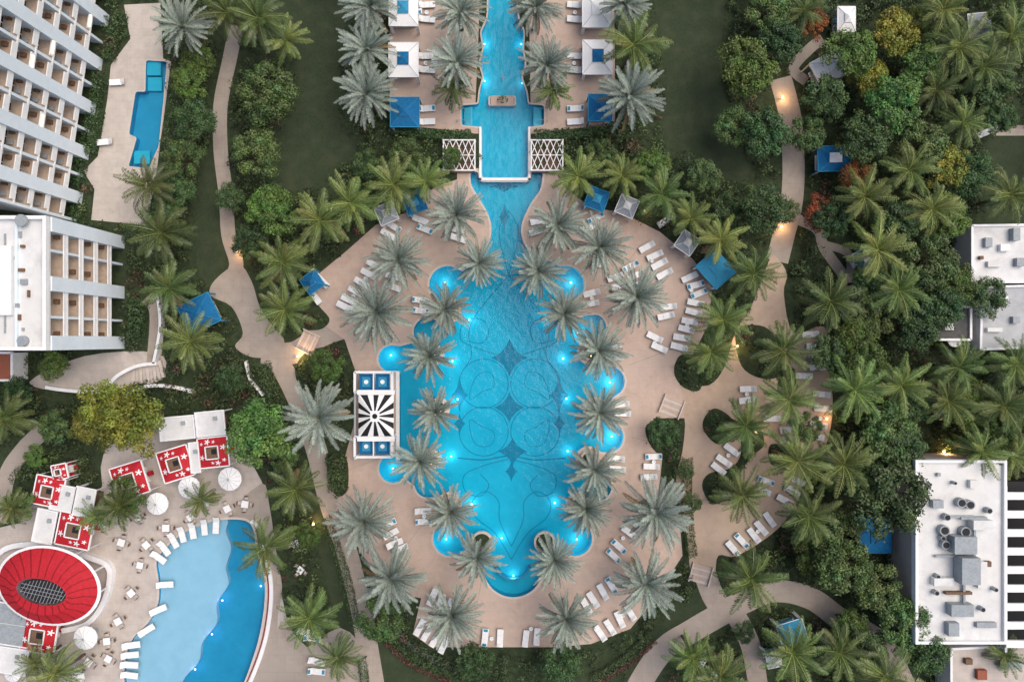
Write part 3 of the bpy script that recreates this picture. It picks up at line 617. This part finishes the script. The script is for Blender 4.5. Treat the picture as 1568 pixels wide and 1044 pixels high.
for p in((241,771,1.5),(290,746,1.5),(352,733,1.6),(131,976,1.6),(112,1037,1.5),(1322,392,.9),(1462,520,1.0),(20,1030,1.2)): parasol(*p)
def tableset():
    b=MB(); b.box(0,0,.68,.95,.95,.06,M_cush); b.cyl(0,0,0,.06,.68,M_frame,8); b.cyl(0,0,0,.3,.05,M_frame,10)
    for i in range(4):
        a=i*math.pi/2; X,Y=math.cos(a)*.85,math.sin(a)*.85; b.box(X,Y,.4,.46,.46,.07,M_stone,a); b.box(X+math.cos(a)*.24,Y+math.sin(a)*.24,.47,.06,.46,.4,M_wood,a)
        for s in(-1,1):
            for t in(-1,1): b.box(X+s*.18,Y+t*.18,0,.04,.04,.4,M_frame)
    return b.mesh('dining_table_set')
TM=tableset()
for i,p in enumerate([(228,832),(258,806),(295,790),(218,863),(190,828),(351,777),(168,978),(205,905),(170,1005),(185,948),(318,768),(140,1010),(378,770),(90,1000),(455,830),(462,870),(1530,1010),(1552,380),(1560,455),(160,800),(215,790)]):
    inst('dining_table_set',TM,*W(*p),0.06,random.random()*3,random.uniform(.9,1.05))
# ------------------------------------------------------------ LOUNGERS
def lounger(towel=False):
    b=MB(); Wd=0.78
    b.box(-.25,0,.26,1.45,Wd,.06,M_frame); 
    for xx in(-.85,.35):
        for yy in(-.3,.3): b.box(xx,yy,0,.05,.05,.27,M_frame)
    b.box(-.62,0,.32,.68,Wd-.04,.1,M_cush); b.box(.08,0,.32,.68,Wd-.04,.1,M_cush)
    b.box(.74,0,.42,.6,Wd-.04,.09,M_cush,0,math.radians(32)); b.box(.74,0,.34,.6,Wd,.05,M_frame,0,math.radians(32))
    b.box(.88,0,.64,.24,.44,.08,M_blue2 if towel else M_cush,0,math.radians(32))
    if towel: b.box(-.75,0,.421,.32,.5,.03,M_blue2)
    return b.mesh('sun_lounger')
LM=[lounger(),lounger(True)]
def lg(px,py,ang,k=None):
    x,y=W(px,py); inst('sun_lounger',LM[k if k is not None else random.choice([0,0,0,0,0,1])],x,y,.07,math.radians(ang)+random.uniform(-.09,.09),random.uniform(1.08,1.16))
def row(pts,ang):
    for p in pts: lg(p[0],p[1],ang)
row([(989,379),(1001,392),(1008,405),(1016,420)],25); row([(964,409),(972,422),(981,434),(988,446)],25); row([(941,425),(947,438)],20)
row([(1054,425),(1063,437),(1068,450)],20); row([(1063,464),(1060,478),(1054,492),(1049,504),(1042,517),(1038,531)],-10)
row([(1001,516),(1008,532)],-25); row([(905,449),(904,465)],10); row([(938,530),(941,547)],5); row([(918,405)],20)
row([(824,339),(822,355)],15); row([(911,335),(905,348)],25); row([(1017,340)],30); row([(1022,470),(1018,484)],10)
row([(999,698),(996,713),(992,729)],0); row([(942,701),(944,717)],-5); row([(950,618),(952,632)],0)
row([(972,800),(962,813),(946,834),(938,848)],-40); row([(935,893),(922,903),(907,915),(897,925)],-60); row([(964,935),(948,945),(933,957),(918,966)],-60); row([(906,770),(910,783)],-30)
row([(743,972),(766,973),(805,974),(822,971)],-92); row([(663,911),(675,918),(688,926)],-115); row([(644,957),(655,966),(668,975),(681,984)],-118)
row([(649,781),(650,797)],185); row([(596,800),(600,815),(606,830),(615,838)],205)
row([(575,407),(566,420),(556,434),(547,447),(537,460),(530,470)],150); row([(604,424),(604,440)],160); row([(645,460),(646,476)],175); row([(495,431),(484,455)],130); row([(487,425)],130)
row([(645,338),(652,352)],155); row([(700,352),(703,366)],165); row([(604,348),(596,360)],150)
row([(1238,512),(1245,530),(1248,546),(1250,562)],5); row([(1143,595),(1142,612)],5); row([(1255,603),(1257,625),(1250,650),(1246,668)],-5); row([(1205,657),(1204,672)],5)
row([(1118,687),(1106,704),(1098,716)],-40); row([(1170,735),(1165,750)],-15); row([(1217,734),(1210,750),(1199,764)],-25); row([(1176,793),(1163,806),(1152,817),(1133,825),(1120,837)],-50); row([(1228,575),(1180,640)],0)
for p,a in(((254,838),125),((268,826),120),((281,817),110),((297,811),105),((315,806),98),((333,803),92),((246,852),140),((256,893),185),((246,931),205),((228,962),215),((205,985),190),((203,1000),180),((202,1015),180),((202,1031),175)): lg(*p,a,0)
row([(182,128),(163,219)],5)
for y in(10,32,88,109,168,188):
    row([(655,y)],180); row([(880,y)],0)
row([(642,12),(666,92),(895,92)],90)
row([(470,965),(480,975),(487,1010),(487,1025)],170); row([(1075,1010),(1090,1035)],60); row([(1395,620),(1440,632)],20)
row([(1505,205)],20)
def sidet():
    b=MB(); b.cyl(0,0,.42,.28,.04,M_cush,14); b.cyl(0,0,0,.04,.42,M_frame,8); b.cyl(0,0,0,.2,.03,M_frame,12); b.cyl(.08,.05,.46,.04,.14,M_blue2,8); return b.mesh('side_table')
ST=sidet()
for p in((940,540),(998,400),(1060,445),(1050,498),(1003,525),(905,457),(600,432),(560,427),(541,454),(645,468),(755,975),(813,960),(650,789),(604,822),(955,940),(955,822),(1000,706),(1250,555),(1143,603),(1254,640),(1112,696),(1205,745),(1158,812),(655,22),(655,99),(880,22),(880,99)): inst('side_table',ST,*W(p[0]+random.uniform(-3,3),p[1]),.065)
# ------------------------------------------------------------ VEGETATION
def nrm(v): return v/np.maximum(np.linalg.norm(v,axis=-1,keepdims=True),1e-9)
def leaves(C,N,size,asp,rng,jit=0.6):
    n=len(C); N=nrm(N+rng.normal(0,jit,(n,3))); T=nrm(np.cross(N,rng.normal(0,1,(n,3)))); B=np.cross(N,T); s=(size*rng.uniform(.6,1.3,n))[:,None]
    return np.stack([C-T*s,C-B*s*asp,C+T*s,C+B*s*asp],axis=1)
def tube(pts,radii,n=8):
    pts=np.array(pts,float); Q=[]; rings=[]
    for i,p in enumerate(pts):
        d=nrm(pts[min(i+1,len(pts)-1)]-pts[max(i-1,0)]); a=np.cross(d,[0,1,0.01]) if abs(d[1])<.9 else np.cross(d,[1,0,0]); a=nrm(a); c=np.cross(d,a)
        rings.append([p+radii[i]*(a*math.cos(2*math.pi*k/n)+c*math.sin(2*math.pi*k/n)) for k in range(n)])
    for i in range(len(pts)-1):
        for k in range(n): Q.append([rings[i][k],rings[i][(k+1)%n],rings[i+1][(k+1)%n],rings[i+1][k]])
    return np.array(Q)
def palm(name,seed,kind):
    rng=np.random.default_rng(seed); date=kind=='date'; H=6.5 if date else 7.5
    nf=60 if date else 27; R=4.5 if date else 4.7; Q=[];cols=[];mi=[]
    base=np.array((0.225,0.268,0.225)) if date else np.array((0.086,0.142,0.034))*(1.0+.25*((seed%3)-1))
    bend=rng.normal(0,.35,2); tp=[(bend[0]*(t**2),bend[1]*(t**2),H*t) for t in np.linspace(0,1,9)]
    tr=tube(tp,[(.34 if date else .2)*(1.25-.35*t)*(1+.06*((i%2)*2-1)) for i,t in enumerate(np.linspace(0,1,9))],9); Q.append(tr); cols+= [(0.12,.09,.06)]*len(tr); mi+=[1]*len(tr)
    top=np.array(tp[-1])
    if date:
        tr=tube([top-np.array((0,0,.8)),top-np.array((0,0,.2)),top+np.array((0,0,.35))],[.38,.6,.2],9); Q.append(tr); cols+=[(.2,.13,.07)]*len(tr); mi+=[1]*len(tr)
    for i in range(nf):
        a=i/nf; phi=i*2.39996+rng.normal(0,.2); el=math.radians((82-a*84 if date else 78-a*95)+rng.normal(0,7)); L=R*(.72+.38*math.sin(math.pi*(.15+.75*a)))*rng.uniform(.84,1.08)
        dr=math.radians(42 if date else 68)*rng.uniform(.8,1.25); rad=np.array((math.cos(phi),math.sin(phi),0)); sw=rng.normal(0,.28); n=26 if date else 24; p=top+np.array((0,0,.15)); side0=np.array((-math.sin(phi),math.cos(phi),0))
        dead = (a>.9 and rng.random()<.3)
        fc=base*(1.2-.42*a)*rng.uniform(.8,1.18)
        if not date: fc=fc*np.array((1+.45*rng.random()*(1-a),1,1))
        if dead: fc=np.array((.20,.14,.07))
        ds=L/n; pts=[p]
        for j in range(n):
            t=(j+.5)/n; e=el-dr*t**1.25; f=nrm(rad*math.cos(e)+np.array((0,0,math.sin(e)))+side0*sw*t); sd=nrm(np.cross(f,[0,0,1]) if abs(f[2])<.97 else side0); up=np.cross(sd,f); p=p+f*ds; pts.append(p)
            if t<.10: continue
            ll=(.62 if date else .95)*(math.sin(math.pi*min(1,.12+.86*t))**.55)
            for s in(-1,1):
                vz=(.30 if date else -.30)+rng.normal(0,.14); d=nrm(f*(.75 if date else .55)+sd*s*(.62 if date else .8)+up*vz+np.array((0,0,-.12 if date else -.2))); l=ll*rng.uniform(.8,1.12); w=.062 if date else .072
                wv=nrm(f-d*np.dot(f,d))*w; m=p+d*l*.45
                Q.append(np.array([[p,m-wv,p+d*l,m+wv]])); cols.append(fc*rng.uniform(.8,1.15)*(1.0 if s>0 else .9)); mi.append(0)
        for j in range(0,n,3):
            q0=pts[j];q1=pts[min(j+3,n)]; f=nrm(q1-q0); sd=nrm(np.cross(f,[0,0,1])+1e-6)*(.05*(1-j/n)+.012); Q.append(np.array([[q0-sd+[0,0,.01],q0+sd+[0,0,.01],q1+sd*.8+[0,0,.01],q1-sd*.8+[0,0,.01]]])); cols.append(fc*1.25+np.array((.05,.045,.02))); mi.append(0)
    return quads(name,np.concatenate(Q),cols,[M_date if date else M_palm,M_trunk],mi),H
DP=[palm('date_palm_tree',11+i,'date') for i in range(5)]; CP=[palm('coconut_palm_tree',31+i,'coco') for i in range(6)]
def btree(name,seed,base,H=7.0,R=3.2):
    rng=np.random.default_rng(seed); Q=[];cols=[];mi=[]
    tr=tube([(0,0,0),(.1,0,H*.3),(.05,.15,H*.55)],[.28,.2,.13],8); Q.append(tr); cols+=[(.1,.08,.06)]*len(tr); mi+=[1]*len(tr)
    nc=46; ph=rng.random(3)*6.28
    for i in range(nc):
        a=rng.random()*6.283; ed=1+.13*math.sin(3*a+ph[0])+.09*math.sin(5*a+ph[1]); rr=R*math.sqrt(rng.random())*.86*ed; zz=H*.62+math.sqrt(max(0,1-min(1,rr/R)**2))*H*.33*rng.uniform(.5,1.08); c=np.array((rr*math.cos(a),rr*math.sin(a),zz)); cr=rng.uniform(.45,1.0)*R/3.2
        if i%5==0:
            tr=tube([(.05,.1,H*.4),(c[0]*.5,c[1]*.5,H*.4+(zz-H*.4)*.6),tuple(c)],[.12,.07,.03],5); Q.append(tr); cols+=[(.1,.08,.06)]*len(tr); mi+=[1]*len(tr)
        n=int(165*cr**1.3)+30; d=nrm(rng.normal(0,1,(n,3))); d[:,2]=np.where(d[:,2]<-.3,-d[:,2],d[:,2]); C=c+d*cr*rng.uniform(.5,1.12,(n,1))*np.array((1,1,.75))
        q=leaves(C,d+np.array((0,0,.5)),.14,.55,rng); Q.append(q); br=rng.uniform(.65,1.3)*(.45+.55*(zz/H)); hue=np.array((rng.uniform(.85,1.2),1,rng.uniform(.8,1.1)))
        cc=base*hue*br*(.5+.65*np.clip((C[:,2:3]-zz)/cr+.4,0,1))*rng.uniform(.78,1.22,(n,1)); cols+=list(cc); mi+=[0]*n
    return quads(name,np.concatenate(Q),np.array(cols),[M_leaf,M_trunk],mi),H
B0=np.array((.075,.130,.038)); BT=[btree('broadleaf_tree',51+i,B0*np.array(k)) for i,k in enumerate([(1,1,1),(.75,.85,.95),(.62,.74,.85),(1.1,1.1,.8)])]
YT=[btree('yellow_green_tree',71,np.array((.19,.21,.03))),btree('yellow_green_tree',72,np.array((.145,.17,.03)))]
GT=[btree('bright_green_tree',81,np.array((.095,.19,.045)))]
OT=[btree('orange_flowering_tree',91,np.array((.22,.09,.025)))]
def plant(name,lib,px,py,diam_px,nat):
    me,H=random.choice(lib); sc=diam_px*S/nat
    for _ in range(3): h=H*sc*.95; sc=diam_px*S*(1-h/CH)/nat
    hz=H*sc*.95; x,y=G(px,py,hz); inst(name,me,x,y,0.0,random.random()*6.28,sc*random.uniform(.95,1.05))
dates=[(565,18,88),(561,76,92),(565,150,98),(703,18,88),(706,102,92),(833,102,92),(820,18,92),(968,150,105),(958,8,84),(695,332,100),(618,386,100),(575,478,104),(724,410,82),(681,472,82),(823,403,84),(858,345,98),(932,382,100),(975,470,104),(873,472,84),(655,546,84),(912,541,88),(665,633,80),(920,636,88),(650,716,84),(911,712,88),(681,790,86),(896,790,86),(733,854,84),(846,854,86),(500,640,112),(560,792,104),(602,886,106),(695,942,100),(870,942,96),(986,884,110),(1001,786,112),(287,42,92)]
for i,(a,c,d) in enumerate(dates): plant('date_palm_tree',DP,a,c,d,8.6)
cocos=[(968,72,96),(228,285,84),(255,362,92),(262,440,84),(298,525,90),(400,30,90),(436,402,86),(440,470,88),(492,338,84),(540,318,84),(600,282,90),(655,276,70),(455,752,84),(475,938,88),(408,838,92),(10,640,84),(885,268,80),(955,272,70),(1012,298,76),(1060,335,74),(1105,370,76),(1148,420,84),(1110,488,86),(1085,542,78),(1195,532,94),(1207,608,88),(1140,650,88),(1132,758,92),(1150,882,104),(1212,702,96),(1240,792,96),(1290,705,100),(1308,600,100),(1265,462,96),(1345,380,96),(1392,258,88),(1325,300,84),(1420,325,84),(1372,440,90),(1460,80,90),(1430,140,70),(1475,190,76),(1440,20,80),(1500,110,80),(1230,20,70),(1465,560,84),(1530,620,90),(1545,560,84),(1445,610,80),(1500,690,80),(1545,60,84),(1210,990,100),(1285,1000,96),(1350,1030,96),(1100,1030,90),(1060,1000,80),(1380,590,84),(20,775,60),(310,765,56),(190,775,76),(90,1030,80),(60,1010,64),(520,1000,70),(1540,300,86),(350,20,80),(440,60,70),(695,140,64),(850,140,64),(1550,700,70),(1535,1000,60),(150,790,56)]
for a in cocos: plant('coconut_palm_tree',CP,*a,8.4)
trees=[('b',400,135,112),('b',388,232,84),('b',410,318,96),('b',1150,98,104),('b',1128,190,72),('b',1175,200,96),('g',1385,150,108),('y',1378,45,90),('y',1462,250,84),('y',190,645,130),('y',150,620,90),('g',395,672,124),('b',1370,768,136),('b',1300,870,110),('b',1430,400,100),('b',1520,455,76),('b',1172,318,92),('b',580,952,84),('b',728,1015,72),('b',862,1018,70),('b',1395,960,96),('b',1018,664,52),('b',496,562,66),('b',350,580,62),('b',1335,560,90),('b',1370,660,96),('b',1270,145,84),('b',1330,205,96),('b',1200,60,84),('b',1180,10,84),('b',1280,330,80),('b',1380,340,90),('b',1470,430,84),('b',1410,500,84),('b',1460,330,84),('b',1500,260,84),('o',1265,325,64),('o',1318,268,60),('o',1245,30,60),('b',1530,120,84),('b',1310,75,90),('g',1425,95,84),('b',1325,730,90),('b',1290,820,90),('b',1350,900,90),('b',1420,1000,90),('b',1250,860,70),('b',1310,965,70),('b',75,560,56),('b',20,600,60),('b',80,655,60),('b',20,780,60),('b',185,765,70),('b',240,330,70),('b',290,180,72),('b',285,120,70),('b',275,240,72),('b',265,290,60),('b',300,90,60),('b',1545,650,84),('b',1490,620,84),('b',1560,20,80),('b',1480,740,60),('b',620,235,56),('b',560,250,56),('b',920,235,56),('b',1000,250,60),('b',1080,270,60),('b',1120,320,66),('b',350,300,54),('b',380,370,70),('b',1270,540,70),('b',1140,970,40),('b',1050,720,36),('b',1060,770,36),('b',1330,1000,84),('b',1540,180,60),('b',1350,480,84),('b',50,700,40),('b',430,700,54),('b',470,820,50),('b',690,240,40),('y',135,655,90),('y',1340,120,70),('b',1420,220,90),('b',1450,470,80),('b',1390,690,90),('b',1400,620,70),('b',1320,510,80),('b',1240,200,70),('b',1240,655,60),('y',1410,30,60),('b',1330,430,70),('b',1210,320,40)]
LIB={'b':('broadleaf_tree',BT),'y':('yellow_green_tree',YT),'g':('bright_green_tree',GT),'o':('orange_flowering_tree',OT)}
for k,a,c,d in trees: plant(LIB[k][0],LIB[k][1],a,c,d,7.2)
for i in range(70):
    px,py=random.choice([(random.uniform(1610,1900),random.uniform(-200,1250)),(random.uniform(330,1600),random.uniform(-260,-70)),(random.uniform(420,1600),random.uniform(1120,1300))])
    if 600<px<940 and -140<py<0: continue
    if random.random()<.5: plant('coconut_palm_tree',CP,px,py,88,8.4)
    else: plant('broadleaf_tree',BT,px,py,100,7.2)
bl=[[(-80,-80),(175,-80),(118,340),(-80,340)],[(-80,362),(189,362),(189,534),(-80,534)],[(1392,700),(1520,700),(1525,965),(1392,965)],[(1540,735),(1640,735),(1640,985),(1540,985)],[(1460,350),(1620,350),(1620,432),(1460,432)],[(1480,436),(1620,436),(1620,535),(1480,535)],[(-60,825),(175,825),(175,1080),(-60,1080)],[(543,560),(612,560),(612,710),(543,710)]]
OPEN=[[WP(p)] for p in paths+terr+[deck]+topd+sand+bl+lawns]+PR
CUT=[[WP(p)] for p in cuts+pockets]
def isopen(P):
    r=np.zeros(len(P),bool)
    for g in OPEN: r|=inreg(P,g)
    for g in CUT: r&=~inreg(P,g)
    for g in PR: r|=inreg(P,g)
    return r
def shrubs(name,x0,x1,y0,y1,dens,seed):
    rng=np.random.default_rng(seed); A=(x1-x0)*(y1-y0); n=int(A*dens); P=np.c_[rng.uniform(x0,x1,n),rng.uniform(y0,y1,n)]; r=rng.uniform(.4,1.05,n)*(1+.5*(rng.random(n)<.15))
    bad=isopen(P)
    for k in range(8):
        a=k*math.pi/4; bad|=isopen(P+np.c_[np.cos(a)*r*.7,np.sin(a)*r*.7])
    P=P[~bad]; r=r[~bad]; Q=[];C_=[]
    if len(P)==0: return
    tall=.5+.5*np.sin(P[:,0]*.13+1)*np.cos(P[:,1]*.17); reg=np.sin(P[:,0]*.31+P[:,1]*.22)+np.cos(P[:,1]*.41-P[:,0]*.13)
    for p,rr,tl,rg in zip(P,r,tall,reg):
        m=int(42*rr**2)+12; d=nrm(rng.normal(0,1,(m,3))); d[:,2]=np.abs(d[:,2]); h=rr*(1.0+.8*tl); base=rng.uniform(.1,.6)*tl
        C=np.c_[p[0]+d[:,0]*rr*rng.uniform(.7,1.1,m),p[1]+d[:,1]*rr*rng.uniform(.8,1.1,m),base+d[:,2]*h]
        Q.append(leaves(C,d,.17,.5,rng,.5)); k=rng.random()-.1*rg
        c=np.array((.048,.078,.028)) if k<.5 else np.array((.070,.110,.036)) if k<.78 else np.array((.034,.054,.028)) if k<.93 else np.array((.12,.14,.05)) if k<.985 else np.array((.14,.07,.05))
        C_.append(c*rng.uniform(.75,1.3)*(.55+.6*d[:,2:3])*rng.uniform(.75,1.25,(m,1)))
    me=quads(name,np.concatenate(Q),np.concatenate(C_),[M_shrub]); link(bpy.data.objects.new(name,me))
X0,Y1=W(-50,-50); X1,Y0=W(1640,1100); nx,ny=5,3
for i in range(nx):
    for j in range(ny):
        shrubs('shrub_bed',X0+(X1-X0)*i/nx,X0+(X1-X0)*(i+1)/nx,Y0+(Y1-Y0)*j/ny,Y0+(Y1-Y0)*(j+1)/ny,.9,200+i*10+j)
def hedge(pts,w,h,col=(.045,.085,.028),name='clipped_hedge'):
    P=np.array(WP(sm(pts,6,False))); rng=np.random.default_rng(int(pts[0][0]*7+pts[0][1])); d=np.r_[0,np.cumsum(np.hypot(*np.diff(P,axis=0).T))]; L=d[-1]
    n=int(L*(w+2*h)*50); t=rng.uniform(0,L,n); X=np.interp(t,d,P[:,0]);Y=np.interp(t,d,P[:,1]); tx=np.interp(t+.2,d,P[:,0])-np.interp(t-.2,d,P[:,0]); ty=np.interp(t+.2,d,P[:,1])-np.interp(t-.2,d,P[:,1]); l=np.hypot(tx,ty)+1e-6; nx_,ny_=-ty/l,tx/l
    q=rng.uniform(-(w/2+h),(w/2+h),n); o=np.clip(q,-w/2,w/2); z=np.where(np.abs(q)<=w/2,h,h-(np.abs(q)-w/2)); N=np.c_[nx_*np.sign(q)*(np.abs(q)>w/2),ny_*np.sign(q)*(np.abs(q)>w/2),(np.abs(q)<=w/2)*1.0]
    C=np.c_[X+nx_*o,Y+ny_*o,z]+rng.normal(0,.07,(n,3)); me=quads(name,leaves(C,N,.12,.55,rng,.45),np.array(col)*rng.uniform(.6,1.4,(n,1)),[M_shrub]); link(bpy.data.objects.new(name,me))
for a in(([(192,22),(178,62),(170,95)],1.4,1.2),([(152,170),(145,205),(138,235)],2.0,1.2),([(128,245),(120,285)],1.6,1.2),([(155,115),(150,165)],1.2,1.2),([(218,458),(212,520)],2.0,1.4),([(404,555),(420,600),(437,640)],1.8,1.2),([(517,692),(520,750)],2.4,1.5),([(597,199),(665,209),(722,209)],1.2,1.3),([(818,209),(880,208),(942,196)],1.2,1.3),([(600,975),(640,1008),(700,1032),(745,1042)],1.0,.8),([(905,1036),(950,1010),(995,970)],1.0,.8),([(1052,700),(1050,760),(1058,850)],1.2,1),([(500,790),(530,880),(545,950)],1.2,.9),([(125,315),(122,345)],1.5,1.2),([(555,1000),(560,1044)],1,1)): hedge(*a)
hedge([(592,982),(632,1016),(692,1042)],.7,.5,(.13,.05,.04),'flower_border'); hedge([(915,1042),(958,1018),(1003,978)],.7,.5,(.10,.045,.035),'flower_border'); hedge([(610,968),(650,1000),(705,1022),(745,1032)],.8,.5,(.10,.12,.09),'flower_border')
for p in RING+ISL+[(q[0],q[1]) for q in PEN]:
    x,y=W(*p); b=MB(); big=p in RING; n=28; ro=1.5 if big else 1.15; ri=ro-.3
    A=lambda r,t,z:(r*math.cos(t),r*math.sin(t),z)
    for i in range(n):
        a,c=2*math.pi*i/n,2*math.pi*(i+1)/n
        b.add([A(ri,a,.35),A(ro,a,.35),A(ro,c,.35),A(ri,c,.35),A(ro,a,-.2),A(ro,c,-.2),A(ri,a,.1),A(ri,c,.1)],[(0,1,2,3),(1,4,5,2),(0,3,7,6)],M_cop)
    b.add([(ri*math.cos(2*math.pi*i/n),ri*math.sin(2*math.pi*i/n),.2) for i in range(n)],[tuple(range(n))],M_ground)
    b.obj('planter_ring',(x,y,.05))
# ------------------------------------------------------------ WARM LAMPS
def warm(px,py,p=60,z=.8,name='garden_lamp'):
    x,y=W(px,py); b=MB(); b.cyl(0,0,0,.06,z-.2,M_frame,8); b.cyl(0,0,z-.2,.11,.16,E_warm,10); b.cyl(0,0,z-.04,.15,.05,M_frame,10); o=b.obj(name,(x,y,.05))
    l=bpy.data.lights.new('lamp','POINT'); l.energy=p; l.color=(1,.56,.24); l.shadow_soft_size=.2; lo=bpy.data.objects.new('lamp_light',l); lo.location=(x+.25,y,z+.25); link(lo); child(lo,o)
for a in((366,386,200),(458,545,260),(1193,348,200),(1195,152,200),(1126,530,200),(1155,660,90),(482,800,200),(1440,690,160),(985,325,90),(1262,640,90)): warm(*a)
for (a,c) in ISL+[(q[0],q[1]) for q in PEN]:
    x,y=W(a,c); b=MB(); z=3.6; b.cyl(0,0,z,.42,.12,M_frame,12)
    for t in(0,2.1,4.2): b.cyl(.5*math.cos(t),.5*math.sin(t),z,.09,.14,E_warm,8)
    o=b.obj('palm_trunk_lamp',(x,y,.05)); l=bpy.data.lights.new('lamp','POINT'); l.energy=65; l.color=(1,.56,.24); l.shadow_soft_size=.2; lo=bpy.data.objects.new('lamp_light',l); lo.location=(x+.6,y,z+.5); link(lo); child(lo,o)
# ------------------------------------------------------------ LIGHT, SKY, CAMERA
w=bpy.data.worlds.new('World'); scene.world=w; w.use_nodes=True; nt=w.node_tree; bg=nt.nodes['Background']
sk=nt.nodes.new('ShaderNodeTexSky'); sk.sky_type='NISHITA'; sk.sun_disc=False; EL=math.radians(60); RO=math.radians(65); sk.sun_elevation=EL; sk.sun_rotation=RO; sk.air_density=1.0; sk.dust_density=4.0; sk.ozone_density=0.6
nt.links.new(sk.outputs[0],bg.inputs[0]); bg.inputs[1].default_value=0.15
sl=bpy.data.lights.new('sun','SUN'); sl.energy=2.3; sl.angle=math.radians(60); sl.color=(1,.92,.83); so=bpy.data.objects.new('sun',sl); link(so)
d=Vector((math.sin(RO)*math.cos(EL),math.cos(RO)*math.cos(EL),math.sin(EL))); so.rotation_euler=d.to_track_quat('Z','Y').to_euler(); so.location=(0,0,80)
cam=bpy.data.cameras.new('camera'); co=bpy.data.objects.new('camera',cam); link(co); co.location=(0,0,CH); co.rotation_euler=(0,0,0)
cam.sensor_width=36; cam.lens=18/(784*S/CH); cam.clip_end=4000; cam.clip_start=.5; scene.camera=co
scene.view_settings.view_transform='Standard'; scene.view_settings.look='None'; scene.view_settings.exposure=0
